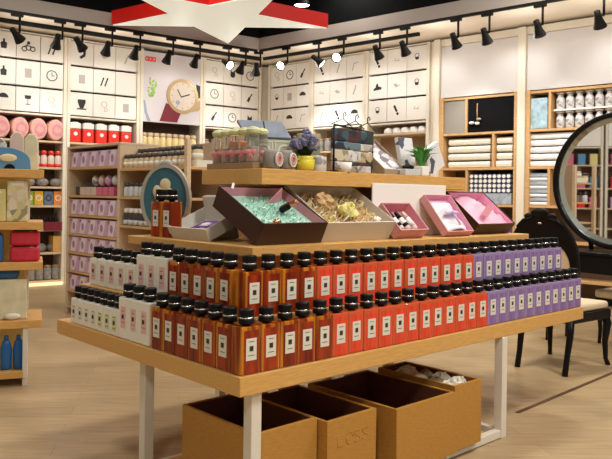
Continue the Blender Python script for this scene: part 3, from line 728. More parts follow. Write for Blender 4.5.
m = MB(); m.box(-3.42, -3.31, .0, .2, .442, .66, mx=WL.m); o = m.build('wooden_box', 'wood', None, .004); tag(o, 'upright wooden box beside dark bowls low on the left wall', 'box')
for i in range(5):
    gj.put(WL, (-3.8+i*.11, .08, .061), 0, 'dark jar near the floor at the left wall, %s from the left' % ORD[i], 'dark jars near the floor')
m = MB(); m.box(-4.2, -3.3, -.06, -.022, .0, .035, mx=WL.m); o = m.build('lit_floor_edge', 'glow'); tag(o, 'glowing strip imitating the orange-lit floor edge along the left shelving foot', 'lit floor edge')  # glowing strip imitates warm light falling on the floor edge
# gold jars under poster
gd = thing('honey_jar', '', 'jar', WORLD, (0, 0, 0))
m = MB(); m.lathe([(.046, 0), (.049, .02), (.049, .16), (.038, .18)], 14); m.build('jar_body', 'goldjar', gd)
m = MB(); m.lathe([(.042, .18), (.045, .185), (.045, .235), (.02, .24)], 14); m.build('jar_lid', 'tan', gd); gd = Proto(gd)
for i in range(9):
    gd.put(WL, (-2.10+i*.102, .06, 1.931), 0, 'golden jar below the watch poster, %s from the left' % ORD[i], 'golden jars below the poster')
for i in range(7):
    gj.put(WL, (-1.05+i*.14, .08, 1.931), 0, 'dark jar with brown lid behind the bow jars, %s from left' % ORD[i], 'dark pottery jars on the left wall')

# ------------------------------------------------------------------ lilac gondola
r = thing('shelf_rack', 'free-standing pale wooden rack of lilac boxes behind the display table', 'shelving', G, (-5.16, 0, 0))
wg = 5.16-2.90
for xx, nm in ((0, 1), (1.09, 2)):
    m = MB(); m.box(xx, xx+.045, -.01, .42, 0, 1.71); m.build('post', 'paleoak', r, .003)
for y0, y1 in ((-.01, .03), (.38, .42)):
    m = MB(); m.box(wg-.045, wg, y0, y1, 0, 1.71); m.build('post', 'paleoak', r, .003)
m = MB(); m.box(.045, wg-.045, .40, .42, .05, 1.71); m.build('back_panel', 'brownback', r)
m = MB(); m.box(-.0, 1.135, -.012, .42, 1.711, 1.735); m.build('top_board', 'paleoak', r, .003)
SH1 = (1.515, 1.23, 1.03, .835, .645, .45, .25, .08); SH2 = (1.485, 1.225, .96, .7, .4, .1)
for z in SH1:
    m = MB(); m.box(.045, 1.09, -.01, .4, z-.022, z); m.build('shelf', 'oak', r, .002)
for z in SH2:
    m = MB(); m.box(1.135, wg-.045, -.01, .4, z-.022, z); m.build('shelf', 'oak', r, .002)
lb = thing('lilac_box', '', 'box', WORLD, (0, 0, 0))
m = MB(); m.box(-.098, .098, 0, .16, 0, .158); m.build('box_body', 'lilac', lb, .003)
m = MB(); m.prism([(-.085, .004), (.02, .004), (.075, .15), (-.03, .15)], -.003, .001, 'y', 0); m.build('printed_panel', 'lilaclt', lb)
m = MB(); m.prism([(-.02+a_*1, .075+b_) for a_, b_ in circ(.012, .0, .028, 12, 1.4)], -.0045, -.002, 'y'); m.prism([(-.09, .12), (-.062, .12), (-.052, .148), (-.08, .148)], -.004, .001, 'y'); m.build('plum_motif', 'lilacdk', lb)
lb = Proto(lb)
for zi, z in ((0, 1.515), (2, 1.03), (3, .835), (4, .645), (5, .45), (6, .25)):
    for i in range(5):
        lev = {0: 'top shelf', 2: 'third shelf', 3: 'fourth shelf', 4: 'fifth shelf', 5: 'sixth shelf', 6: 'lowest box shelf'}[zi]
        lb.put(G, (-5.16+.15+i*.203, .01, z+.001), 0, 'lilac printed box on the rack, %s, %s from the left' % (lev, ORD[i]), 'lilac boxes on the pale rack')
m = MB(); m.box(0, .34, 0, .22, 0, .09); m.ell((.17, .1, .10), (.16, .1, .05)); o = m.build('dark_pouch', 'darkjar', None, .01); place(o, G, (-5.08, .05, 1.231)); tag(o, 'dark soft pouch lying on the second rack shelf', 'pouch')
for i, c_ in enumerate(('palepack', 'palepack', 'palepack', 'pinkpack', 'pinkpack', 'pinkpack')):
    m = MB(); m.box(-.055, .055, 0, .16, 0, .085+.0*i); o = m.build('soap_box', c_, None, .004); place(o, G, (-4.84+i*.122, .01, 1.231)); tag(o, '%s small box on the second rack shelf, %s from the left' % ('beige' if i < 3 else 'pink', ORD[i]), 'box', 'small boxes on the second rack shelf')
for i in range(4):
    m = MB(); m.ell((0, .05, .06), (.045, .04, .055)); o = m.build('bath_puff', ['greygoods', 'palepack', 'lilac', 'silverjar'][i]); place(o, G, (-4.72+i*.14, .05, 1.32)); tag(o, '%s soft puff on top of the small boxes, rack second shelf' % ['grey mottled', 'beige', 'lilac', 'silver-blue'][i], 'puff', 'soft puffs on the second rack shelf')
jr = thing('small_jar', '', 'jar', WORLD, (0, 0, 0))
m = MB(); m.lathe([(.043, 0), (.045, .01), (.045, .08), (.034, .095)], 12); m.build('jar_body', 'tan', jr)
m = MB(); m.lathe([(.036, .095), (.04, .098), (.04, .128), (.02, .132)], 12); m.build('jar_lid', 'darkjar', jr)
m = MB(); m.lathe([(.046, .02), (.046, .06)], 12); m.build('jar_label', 'label', jr); jr = Proto(jr)
for j in range(2):
    for i in range(11):
        jr.put(G, (-3.97+i*.093, .05+j*.14, 1.486+j*.06 if j == 0 else 1.546), 0, 'small tan jar with dark lid, rack top shelf, %s row, %s from left' % (['front', 'rear'][j], ORD[i]), 'small dark-lidded jars on the rack')
m = MB(); m.box(-4.02, -2.95, .12, .36, 1.486, 1.545, mx=G.m); o = m.build('riser_step', 'label'); tag(o, 'low pale step lifting the rear jars on the rack top shelf', 'riser')
js = thing('silver_jar', '', 'jar', WORLD, (0, 0, 0))
m = MB(); m.lathe([(.038, 0), (.04, .01), (.04, .08), (.03, .095)], 12); m.build('jar_body', 'silverjar', js)
m = MB(); m.lathe([(.033, .095), (.036, .098), (.036, .125), (.02, .13)], 12); m.build('jar_lid', 'darkjar', js); js = Proto(js)
for i in range(11):
    js.put(G, (-3.97+i*.093, .05, 1.226), 0, 'silver-grey jar with dark lid, rack middle shelf, %s from left' % ORD[i], 'silver-grey jars on the rack')
jb = thing('cosmetic_jar', '', 'jar', WORLD, (0, 0, 0))
m = MB(); m.lathe([(.038, 0), (.04, .01), (.04, .1), (.03, .115)], 12); m.build('jar_body', 'darkjar', jb)
m = MB(); m.lathe([(.041, .005), (.041, .05)], 12); m.build('jar_label', 'silverjar', jb)
m = MB(); m.lathe([(.033, .115), (.036, .118), (.036, .15), (.02, .16)], 12); m.build('jar_lid', 'whitelid', jb); jb = Proto(jb)
for i in range(8):
    jb.put(G, (-3.97+i*.093, .05, .961), 0, 'black jar with white lid, rack lower shelf, %s from left' % ORD[i], 'black white-lidded jars on the rack')

# ------------------------------------------------------------------ display table
LEN, WID = 2.635, 1.54
r = thing('display_table', 'wooden-topped display table with white steel legs, covered in bottles', 'table', T, (0, 0, 0))
m = MB(); m.box(0, LEN, 0, WID, .528, .60); m.build('tabletop', 'wood', r, .004)
for (x, y) in ((.10, .05), (.09, .79), (1.745, .02), (1.745, .79), (1.0, 1.48), (1.9, 1.48)):
    m = MB(); m.box(x-.024, x+.024, y-.024, y+.024, 0, .528); m.build('leg', 'whitesteel', r, .003)
m = MB(); m.box(.124, 1.721, .0, .04, .004, .044); m.build('floor_rail', 'whitesteel', r, .003)
m = MB(); m.box(.124, 1.721, .77, .81, .004, .044); m.build('floor_rail', 'whitesteel', r, .003)
for x in (1.725,):
    m = MB(); m.box(x, x+.04, .044, .766, .004, .044); m.build('floor_rail', 'whitesteel', r, .003)
m = MB(); m.box(.13, 1.62, .04, .77, .02, .05); m.build('base_shelf', 'wood', r)

# crates on the base shelf
def open_box(w, d, h, t, notch=None, fl=.012):
    m = MB(); m.box(0, w, 0, d, 0, fl); m.box(0, w, 0, t, fl, h); m.box(0, t, t, d-t, fl, h); m.box(w-t, w, t, d-t, fl, h)
    if notch:
        a_, b_, dz = notch
        m.box(0, a_, d-t, d, fl, h); m.box(b_, w, d-t, d, fl, h); m.box(a_, b_, d-t, d, fl, h-dz)
    else: m.box(0, w, d-t, d, fl, h)
    return m
def lining(w, d, h, t, e=.0015, fl=.012):
    m = MB(); a_, b_, c_, d_ = t+e, w-t-e, t+e, d-t-e; q_ = .001
    m.box(a_, b_, c_, d_, fl+e, fl+e+q_); m.box(a_, b_, c_, c_+q_, fl+e, h-.004); m.box(a_, b_, d_-q_, d_, fl+e, h-.004)
    m.box(a_, a_+q_, c_, d_, fl+e, h-.004); m.box(b_-q_, b_, c_, d_, fl+e, h-.004); return m
crates = [(.120, .05, .05, .315, .50, .31, None, 'open wooden crate under the near corner of the table'),
          (.443, .0, .05, .295, .50, .30, (.10, .17, .03), 'open wooden crate with carved lettering, second from the near corner'),
          (.812, -.05, .05, .43, .56, .29, (.16, .25, .035), 'largest open wooden crate, third from the near corner'),
          (1.258, -.035, .05, .225, .485, .31, None, 'narrow wooden crate filled with crumpled paper, beside the right leg')]
for i, (x, y, z, w_, d_, h_, nt_, lab) in enumerate(crates):
    r = thing('wooden_crate', lab, 'crate', T, (x, y, z), group='open wooden crates under the table')
    open_box(w_, d_, h_, .014, nt_).build('crate_body', 'crate', r, .002)
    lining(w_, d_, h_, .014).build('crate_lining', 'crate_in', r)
    if i in (1, 3):
        m = MB()
        s_ = .045 if i == 1 else .03
        for q_, gl_ in enumerate((((0, 1), (0, 0), (.7, 0)), ((.5+.45*math.cos(t), .5+.5*math.sin(t)) for t in [2*PI*j/12 for j in range(13)]), ((.85, .9), (.3, 1), (.1, .75), (.4, .52), (.75, .4), (.85, .15), (.4, 0), (.05, .12)), ((.85, .9), (.3, 1), (.1, .75), (.4, .52), (.75, .4), (.85, .15), (.4, 0), (.05, .12)))):
            pts = [(w_*.2+(q_*1.05+a_)*s_*1.0, -.0004, h_*.62+b_*s_*1.1) for a_, b_ in gl_]
            m.tube(pts, .0018, 5)
        if i == 1: m.build('carved_lettering', 'crate_in' if False else 'crate', r)
r = None
cp = MB()
rnd = random.Random(3)
def crumple(mb_, c, R, rnd, m=0):
    k, n = 6, 9; vs = []; fs = []
    for a_ in range(k+1):
        for b_ in range(n):
            th = PI*a_/k; ph = 2*PI*b_/n; q_ = R*(.65+.55*rnd.random())
            vs.append((c[0]+q_*math.sin(th)*math.cos(ph), c[1]+q_*math.sin(th)*math.sin(ph), c[2]+.7*q_*math.cos(th)))
    for a_ in range(k):
        for b_ in range(n): j = (b_+1) % n; fs.append((a_*n+b_, a_*n+j, (a_+1)*n+j, (a_+1)*n+b_))
    mb_.add(vs, fs, m)
for i, (x, y) in enumerate(((.065, .075), (.16, .085), (.075, .17), (.16, .19), (.07, .27), (.155, .29), (.08, .37), (.155, .40))):
    m = MB(); crumple(m, (0, 0, 0), .054, rnd); o = m.build('crumpled_paper', 'kraft' if i % 3 == 2 else 'label'); place(o, T, (1.258+x, -.035+y, .05+.275), i*.7)
    tag(o, '%s crumpled paper ball in the narrow crate, %s from the front' % ('brown' if i % 3 == 2 else 'pale', ORD[i]), 'paper', 'crumpled paper in the crate')
m = MB(); m.box(1.275, 1.464, -.017, .432, .066, .285, mx=T.m); o = m.build('paper_filling', 'label'); tag(o, 'pale paper filling under the crumpled balls in the narrow crate', 'paper', kind='stuff')

# stepped risers
m = MB(); m.box(.085, LEN-.06, .085, WID-.08, .60, .785, mx=T.m); o = m.build('display_riser', 'wood', None, .003); tag(o, 'low wooden riser carrying the upper row of bottles', 'riser')
r = thing('tier_shelf', 'middle wooden tier holding the open gift boxes', 'shelf', T, (0, 0, 0))
m = MB(); m.box(.245, 2.41, .245, 1.26, 1.0, 1.04); m.build('tier_board', 'wood', r, .003)
m = MB(); m.box(.34, 2.24, .34, 1.18, .785, 1.0); m.build('tier_plinth', 'wood', r)
r = thing('top_shelf', 'uppermost wooden shelf holding jars, plants and boxes', 'shelf', T, (0, 0, 0))
m = MB(); m.box(.485, 2.08, .485, .96, 1.303, 1.376); m.build('top_board', 'wood', r, .003)
m = MB(); m.box(.68, 1.98, .655, .94, 1.04, 1.303); m.build('support_block', 'oak', r)
m = MB(); m.box(.52, .57, .80, .86, 1.04, 1.303); m.build('support_post', 'frame', r, .003)

# ------------------------------------------------------------------ bottles
def bottle_proto(w, h, glass, liq, label='label', d=.062, emblem='emblem', lw=.048, lz=(.052, .132), capr=.029):
    r = thing('bath_oil_bottle', '', 'bottle', WORLD, (0, 0, 0))
    m = MB(); t = .006
    x, y = w/2, d/2
    prof = [(1, 0), (1, h*.96), (.93, h), (.42, h+.004)]
    vs = []
    m.box(-x, x, -y, y, 0, h)
    b = m.build('bottle_body', glass, r, .006, 3)
    if liq:
        m = MB(); m.box(-x+.010, x-.009, -y-.0006, y-.006, .002, h-.012); l = m.build('oil_filling', liq, b, .004)
    m = MB(); m.box(-lw/2, lw/2, -y-.002, -y+.001, lz[0], lz[1]); lb_ = m.build('bottle_label', label, r)
    zc = (lz[0]+lz[1])/2+.003
    m = MB(); m.box(-.0085, .0085, -y-.0032, -y-.001, zc-.009, zc+.009)
    m.box(-.014, .014, -y-.0028, -y-.001, zc-.026, zc-.024); m.box(-.012, .012, -y-.0028, -y-.001, zc+.024, zc+.026)
    m.build('emblem', emblem, lb_)
    m = MB(); m.lathe([(.015, h), (.015, h+.006), (capr, h+.007), (capr, h+.026), (capr*.92, h+.027)], 16); m.build('collar', 'black', r)
    m = MB(); m.lathe([(capr*.95, h+.027), (capr*.97, h+.0275), (capr*.97, h+.0315), (capr*.9, h+.032)], 16); m.build('silver_ring', 'silver', r)
    m = MB(); m.lathe([(capr*.93, h+.032), (capr*.96, h+.034), (capr*.96, h+.056), (capr*.9, h+.06)], 16); m.build('cap', 'black', r)
    return Proto(r)
BP = {
 'amber': bottle_proto(.0925, .175, 'amber', 'amberliq'),
 'red': bottle_proto(.0925, .175, 'red', 'redliq'),
 'purple': bottle_proto(.0925, .175, 'purple', 'purpleliq'),
 'white tall': bottle_proto(.0890, .185, 'lotion', None, 'pinklabel', lw=.04, lz=(.05, .145), emblem='emblem'),
 'white small': bottle_proto(.0690, .125, 'lotion', None, 'label', lw=.03, lz=(.03, .085), emblem='emblem', capr=.026),
 'white lime': bottle_proto(.0685, .125, 'lotion', None, 'limelabel', lw=.036, lz=(.025, .09), emblem='emblem'),
 'white mid': bottle_proto(.092, .135, 'lotion', None, 'pinklabel', lw=.04, lz=(.03, .11), emblem='emblem'),
 'plain': bottle_proto(.062, .175, 'amber', 'amberliq', d=.062, lw=.0005, lz=(.08, .0805)),
}
# lower row, long side
for i in range(28):
    x = .058+i*.0936
    kd = 'amber' if i < 5 else 'red' if i < 17 else 'purple'
    BP[kd].put(T, (x, .044+random.uniform(-.002, .002), .6005), random.uniform(-.015, .015), '%s bottle, lower long-side row, %s from the near corner' % ({'amber': 'amber', 'red': 'red', 'purple': 'purple'}[kd], ORD[i]), 'bottles in the lower row, long side')
for i in range(26):
    x = .150+i*.0947
    kd = 'amber' if i < 4 else 'red' if i < 16 else 'purple'
    BP[kd].put(T, (x, .142+random.uniform(-.002, .002), .7855), random.uniform(-.015, .015), '%s bottle, upper row on the long side, %s from near corner' % (kd, ORD[i]), 'bottles in the upper row, long side')
y = .1225
for i in range(6):
    BP['amber'].put(T, (.044, .1225+i*.0935, .6005), -PI/2+random.uniform(-.015, .015), 'amber bottle, lower row on the short side, %s from near corner' % ORD[i], 'bottles in the lower row, short side')
for i in range(3):
    BP['white tall'].put(T, (.044, .694+i*.0895, .6005), -PI/2, 'tall white pink-label bottle, lower short-side row, %s left of the ambers' % ORD[i], 'white bottles in the lower row')
for i in range(7):
    BP['white lime' if i < 3 else 'white small'].put(T, (.044, .955+i*.0695, .6005), -PI/2, 'small white %s-label bottle, lower short-side row, %s from tall whites' % ('lime' if i < 3 else 'cream', ORD[i]), 'small white bottles in the lower row')
for i in range(5):
    BP['amber'].put(T, (.142, .252+i*.0925, .7855), -PI/2+random.uniform(-.015, .015), 'amber bottle, upper row on the short side, %s from near corner' % ORD[i], 'bottles in the upper row, short side')
for i in range(3):
    BP['white tall'].put(T, (.142, .714+i*.0895, .7855), -PI/2, 'tall white pink-label bottle, upper short-side row, %s left of the ambers' % ORD[i], 'white bottles in the upper row')
for i in range(5):
    BP['white mid'].put(T, (.142, .986+i*.095, .7855), -PI/2, 'short white pink-label bottle, upper short-side row, %s from tall whites' % ORD[i], 'short white bottles in the upper row')
for i in range(2):
    BP['amber'].put(T, (.33, 1.085-i*.098, 1.0405), -PI/2+.02, 'amber bottle on the gift box tier before the teal plaque, %s' % ('left one' if i == 0 else 'right one'), 'amber bottles on the middle tier')
bpy.data.objects.remove(BP['plain'].root) if False else None
for ch in list(BP['plain'].root.children_recursive)+[BP['plain'].root]: bpy.data.objects.remove(ch)

# ------------------------------------------------------------------ gift boxes on the tier
def gift_box(x, vf, w, L, h, tilt, outer, inner, lab, rz=0, fr=T, z0=1.0405):
    """rim front edge at (x.., vf); tilted back by tilt about its bottom front edge"""
    mx = Matrix.Rotation(R_(tilt), 4, 'X')
    r = thing('gift_box', lab, 'gift box', fr, (x, vf+h*math.sin(R_(tilt)), z0), rz, 'open gift boxes on the middle tier', mx)
    open_box(w, L, h, .006, None, .006).build('box_body', outer, r, .001)
    lining(w, L, h, .006, .001, .006).build('box_lining', inner, r)
    return r
def in_box(o, r, p, rz=0, rx=0):
    o.matrix_world = r.matrix_world @ Matrix.Translation(p) @ Matrix.Rotation(rz, 4, 'Z') @ Matrix.Rotation(rx, 4, 'X'); return o
def shreds(w, d, zt, n, mats, seed, base=True, hump=.02):
    rn = random.Random(seed); m = MB()
    if base: m.box(0, w, 0, d, 0, zt*.75, 0)
    for i in range(n):
        x = rn.uniform(.03, w-.03); y = rn.uniform(.03, d-.03); a_ = rn.uniform(0, PI); L_ = rn.uniform(.02, .045); wd = rn.uniform(.003, .007)
        z = zt*.72+hump*rn.random(); pts = []
        for k_ in range(5):
            t = k_/4-.5
            pts.append((min(w-.006, max(.006, x+L_*t*math.cos(a_)+.008*math.sin(5*t+i))), min(d-.006, max(.006, y+L_*t*math.sin(a_))), z+.012*math.cos(6*t+i)))
        vs = []
        for p in pts: vs += [(p[0], p[1], p[2]), (p[0]-wd*math.sin(a_), p[1]+wd*math.cos(a_), p[2]+.004*math.sin(i))]
        m.add(vs, [(2*k_, 2*k_+1, 2*k_+3, 2*k_+2) for k_ in range(4)], rn.randrange(len(mats)))
    return m.build('shredded_paper', mats, flip=False)
# dark brown box
g = gift_box(.319, .267, .379, .355, .105, 26.7, 'brownbox', 'pinkin', 'large dark brown open gift box with pink lining and mint shreds')
o = shreds(.362, .338, .066, 420, ['mint', 'mint', 'mint', 'mint', 'mint', 'satin'], 1, hump=.008); in_box(o, g, (.0085, .0085, .0085)); tag(o, 'mint green shredded paper filling the large brown gift box', 'shredded paper', kind='stuff')
r2 = thing('perfume_bottle', 'small dark bottle with copper cap on the mint shreds', 'bottle', WORLD, (0, 0, 0)); in_box(r2, g, (.235, .17, .078), .7, R_(40))
m = MB(); m.box(-.02, .02, -.014, .014, 0, .05); m.build('bottle_body', 'black', r2, .004); m = MB(); m.lathe([(.012, .05), (.014, .053), (.014, .085), (.01, .09)], 12); m.build('cap', 'copper', r2)
r2 = thing('gift_tag', 'pink folded card leaning inside the large brown gift box', 'card', WORLD, (0, 0, 0)); in_box(r2, g, (.27, .265, .07), .3)
m = MB(); m.prism([(-.06, 0), (.06, 0), (.03, .07)], -.002, .002, 'y'); m.build('card', 'pinkin', r2)
m = MB(); m.ell((0, 0, .014), (.022, .016, .014)); o = m.build('copper_ball', 'copper'); in_box(o, g, (.10, .03, .082)); tag(o, 'small copper ball at the front edge of the mint shreds', 'ornament')
m = MB(); m.box(-.035, .035, -.006, .006, 0, .004); o = m.build('white_ribbon', 'satin', None, .001); in_box(o, g, (.075, .351, .1055), .9); tag(o, 'short white ribbon end over the back rim of the brown box', 'ribbon')
# grey box with brown/yellow shreds
g = gift_box(.731, .303, .487, .35, .103, 30, 'greybox', 'greyin', 'wide grey open gift box with brown and yellow shreds, right of the brown box')
o = shreds(.47, .333, .056, 460, ['brownshred', 'brownshred', 'yellowshred', 'label'], 2, hump=.035); in_box(o, g, (.0085, .0085, .0085)); tag(o, 'brown and yellow shredded paper in the wide grey gift box', 'shredded paper', kind='stuff')
m = MB(); crumple(m, (0, 0, 0), .055, random.Random(5)); o = m.build('yellow_sachet', 'yellowshred'); in_box(o, g, (.25, .12, .095)); tag(o, 'crumpled yellow sachet nestled in the brown shreds', 'sachet')
m = MB(); crumple(m, (0, 0, 0), .05, random.Random(6)); o = m.build('tan_sachet', 'brownshred'); in_box(o, g, (.16, .22, .095)); tag(o, 'crumpled tan sachet at the back of the brown shreds', 'sachet')
m = MB(); crumple(m, (0, 0, 0), .022, random.Random(8)); o = m.build('paper_ball', 'whitecard'); in_box(o, g, (.40, .05, .088)); tag(o, 'small white paper ball by the right front of the grey box', 'paper')
# small pink box
g = gift_box(1.222, .275, .23, .193, .066, 45.7, 'pinkbox', 'pinkin', 'small dusty pink open gift box leaning beside the wide grey box')
for i in range(3):
    r2 = thing('bath_tube', 'black and white tube in the small pink box, %s from the left' % ORD[i], 'tube', WORLD, (0, 0, 0), group='striped tubes in the pink box'); in_box(r2, g, (.06+i*.055, .03, .022), .12)
    m = MB(); m.cyl((0, 0, .014), (0, .075, .014), .0155, n=12); m.build('tube_body', 'whitecard', r2)
    m = MB(); m.cyl((0, .02, .0145), (0, .04, .0145), .0165, n=12); m.cyl((0, .075, .014), (0, .12, .014), .015, .010, n=12); m.build('tube_band', 'black' if i < 2 else 'palepack', r2)
# bright pink box
g = gift_box(1.615, .272, .246, .262, .045, 50.5, 'pinkbox', 'hotpink', 'larger pink open gift box with white satin inside, leaning')
m = MB(); n1, n2 = 12, 14; rn = random.Random(4); vs = []
for j in range(n2+1):
    for i in range(n1+1):
        fx, fy = i/n1, j/n2
        vs.append((.02+.195*fx+.01*math.sin(8*fy), .015+.2*fy, .022+.03*math.sin(PI*fx)*(.6+.4*math.sin(9*fy+3*fx))+.005*rn.random()))
m.add(vs, [(j*(n1+1)+i, j*(n1+1)+i+1, (j+1)*(n1+1)+i+1, (j+1)*(n1+1)+i) for j in range(n2) for i in range(n1)], 0, True)
o = m.build('satin_cloth', 'satin', flip=False); sm_ = o.modifiers.new('t', 'SOLIDIFY'); sm_.thickness = .006; in_box(o, g, (.0, .0, .0)); tag(o, 'white satin cloth lying in the larger pink gift box', 'cloth')
r2 = thing('ribbon_bow', 'lilac ribbon bow on the white satin cloth', 'bow', WORLD, (0, 0, 0)); in_box(r2, g, (.12, .12, .062))
m = MB(); m.ell((-.03, 0, .0), (.03, .014, .008)); m.ell((.03, 0, .0), (.03, .014, .008)); m.ell((0, 0, .003), (.01, .01, .009)); m.tube([(0, 0, 0), (.01, -.04, .0), (.004, -.085, .0)], .006, 6); m.build('bow', 'lilacrib', r2)
# dark box with pink
g = gift_box(1.961, .305, .392, .302, .08, 39.5, 'brownbox', 'hotpink', 'dark brown gift box with pink tissue at the right end of the tier')
m = MB(); vs = []
for j in range(n2+1):
    for i in range(n1+1):
        fx, fy = i/n1, j/n2
        vs.append((.012+.366*fx, .012+.276*fy, .03+.02*math.sin(7*fx+4*fy)+.012*rn.random()))
m.add(vs, [(j*(n1+1)+i, j*(n1+1)+i+1, (j+1)*(n1+1)+i+1, (j+1)*(n1+1)+i) for j in range(n2) for i in range(n1)], 0, True)
o = m.build('tissue_paper', 'pinksatin', flip=False); sm_ = o.modifiers.new('t', 'SOLIDIFY'); sm_.thickness = .003; in_box(o, g, (0, 0, 0)); tag(o, 'pink tissue paper in the right-end brown gift box', 'tissue')
m = MB(); m.prism([(-.05, 0), (.05, .01), (.0, .06)], 0, .04, 'y'); o = m.build('paper_pyramid', 'pinkin'); in_box(o, g, (.23, .10, .062), .5); tag(o, 'mauve paper pyramid on the pink tissue', 'packet')
# grey left box
G2 = Frame(T.w(0, 0, 0), A_T-PI/2)
g = gift_box(-.955, .285, .32, .30, .06, 24, 'greybox', 'greyin', 'shallow grey gift box with violet ribbon, left of the brown box', fr=G2)
r2 = thing('ribbon_bundle', 'bundle of violet ribbons in the shallow grey box', 'ribbon', WORLD, (0, 0, 0)); in_box(r2, g, (.17, .10, .012), .25)
m = MB()
for i in range(6):
    m.tube([(-.11+.01*i, -.03+.012*i, .008), (-.03, -.02+.012*i+.006*math.sin(i), .02), (.05, -.025+.011*i, .016), (.12-.01*i, -.02+.01*i, .01)], .006, 6)
m.build('ribbon', 'violet', r2)
m = MB(); m.ell((.0, .0, .012), (.05, .03, .014)); m.build('ribbon_card', 'satin', r2)
r2 = thing('box_lid', 'grey box lid standing behind the shallow grey box', 'lid', T, (.50, .70, 1.0405), 0, mx=Matrix.Rotation(R_(-15), 4, 'Y'))
m = MB(); m.box(0, .03, 0, .2, 0, .21); m.build('lid_panel', 'greybox', r2, .003)
# white lid behind
r2 = thing('box_lid', 'long white box lid standing upright behind the pink boxes', 'lid', T, (1.225, .472, 1.0405), 0)
m = MB(); m.box(0, .64, 0, .010, 0, .285); m.build('lid_panel', 'whitecard', r2, .003)
m = MB(); m.tube([(.30, -.002, .09), (.305, -.003, .12), (.298, -.002, .16)], .004, 6); m.build('printed_mark', 'inkgrey', r2)
m = MB(); m.box(0, .14, 0, .09, 0, .12); o = m.build('black_wedge', 'blackmatte', None, .004); place(o, T, (.50, .655-.0, 1.0405), 0) ; bpy.data.objects.remove(o)

# teal plaque behind bottles
r = thing('oval_plaque', 'teal oval plaque with ivory figure standing behind two amber bottles', 'plaque', T, (.42, 1.20, 1.0405), -PI/2+R_(35), mx=Matrix.Scale(1.1, 4))
E_ = lambda a_, b_, n=36, cz=.168: [(a_*math.cos(2*PI*i/n), cz+b_*math.sin(2*PI*i/n)) for i in range(n)]
m = MB(); m.ring(E_(.125, .168), E_(.110, .150), 0, .03); m.ell((0, .015, .338), (.03, .016, .018)); m.build('frame', 'plaqueframe', r)
m = MB(); m.prism(E_(.111, .151), .008, .022, 'y'); m.build('plaque_board', 'tealplaque', r)
m = MB(); m.ell((0, .004, .238), (.028, .012, .03)); m.ell((.0, .004, .185), (.055, .014, .042)); m.ell((-.04, .003, .205), (.022, .01, .03)); m.ell((.045, .003, .17), (.02, .01, .035)); m.build('relief_figure', 'figure', r)

# ------------------------------------------------------------------ items on the top shelf
ZT = 1.3765
tray = thing('wooden_tray', 'low dark wooden tray under the bow jars at the shelf end', 'tray', T, (.50, .57, ZT))
m = MB(); m.box(0, .16, 0, .37, 0, .03); m.build('tray_body', 'leather', tray, .003)
ap = thing('apothecary_jar', '', 'jar', WORLD, (0, 0, 0))
m = MB(); m.lathe([(.027, 0), (.03, .004), (.03, .125), (.024, .135)], 16); m.build('jar_body', 'glass', ap)
m = MB(); m.lathe([(.024, .003), (.026, .006), (.026, .07), (.024, .075)], 14); m.build('bath_salts', 'palepack', ap)
m = MB(); m.lathe([(.026, .135), (.031, .138), (.033, .15), (.026, .165), (.0, .172)], 16); m.build('jar_lid', 'limelid', ap)
m = MB(); m.lathe([(.0305, .150), (.035, .152), (.0345, .156), (.03, .1575)], 16); m.build('lid_band', 'whitelid', ap)
m = MB(); m.ell((-.014, -.031, .05), (.015, .006, .012)); m.ell((.014, -.031, .05), (.015, .006, .012)); m.ell((0, -.033, .047), (.006, .005, .007)); m.tube([(0, -.033, .047), (-.008, -.033, .02)], .004, 6); m.tube([(0, -.033, .047), (.009, -.033, .018)], .004, 6); m.build('bow', 'pinkbow', ap)
ap = Proto(ap)
pos = [(.535, .615), (.54, .685), (.54, .755), (.54, .825), (.54, .895), (.615, .65), (.615, .72)]
for i, (x, y) in enumerate(pos):
    ap.put(T, (x, y, ZT+.0305), -PI/2+.5, 'glass jar with pink bow, %s of tray, %s' % ('front row' if i < 5 else 'rear row', '%s from the right' % ORD[i if i < 5 else i-5]), 'bow jars on the top shelf')
rc = thing('red_tin', 'small orange-red tin standing behind the bow jars at left', 'tin', T, (.625, .85, ZT+.0305))
m = MB(); m.box(-.03, .03, -.05, .05, 0, .11); m.build('tin_body', 'orange', rc, .006)
rg = thing('ring_jar', '', 'jar', WORLD, (0, 0, 0))
m = MB(); m.lathe([(.036, 0), (.04, .01), (.04, .075), (.03, .09)], 16); m.build('jar_body', 'pottery', rg)
for k_ in range(2):
    m = MB(); m.ring([(a_, .045+b_) for a_, b_ in circ(0, 0, .034-.012*k_, 18)], [(a_, .045+b_) for a_, b_ in circ(0, 0, .027-.012*k_, 18)], -.044, -.038); m.build('ring_motif', 'label' if k_ == 0 else 'pinkbow', rg)
rg = Proto(rg)
for i, x in enumerate((.58, .667)):
    rg.put(T, (x, .53-.0, ZT), .35, 'round jar with white ring motif, %s of the yellow pot, %s one' % ('left', ['farther', 'nearer'][i]), 'ring-patterned jars')
sg = thing('sage_box', 'pale sage gift set with two ring motifs standing behind ring jars', 'gift set', T, (.68, .60, ZT), R_(-25), mx=Matrix.Rotation(R_(-14), 4, 'X'))
m = MB(); m.box(-.13, .11, 0, .05, 0, .155); m.build('box_body', 'sage', sg, .004)
m = MB()
for x in (-.07, .04):
    m.ring([(x+a_, .09+b_) for a_, b_ in circ(0, 0, .04, 20)], [(x+a_, .09+b_) for a_, b_ in circ(0, 0, .03, 20)], -.004, .001)
    m.ring([(x+a_, .09+b_) for a_, b_ in rect(-.05, .05, -.06, .055)], [(x+a_, .09+b_) for a_, b_ in rect(-.045, .045, -.055, .05)], -.003, .001)
m.build('ring_motif', 'sagelt', sg)
sl = thing('slate_case', 'slate-blue flat case resting tilted on top of the sage gift set', 'case', T, (.685, .66, ZT+.15), R_(-25), mx=Matrix.Rotation(R_(58), 4, 'X'))
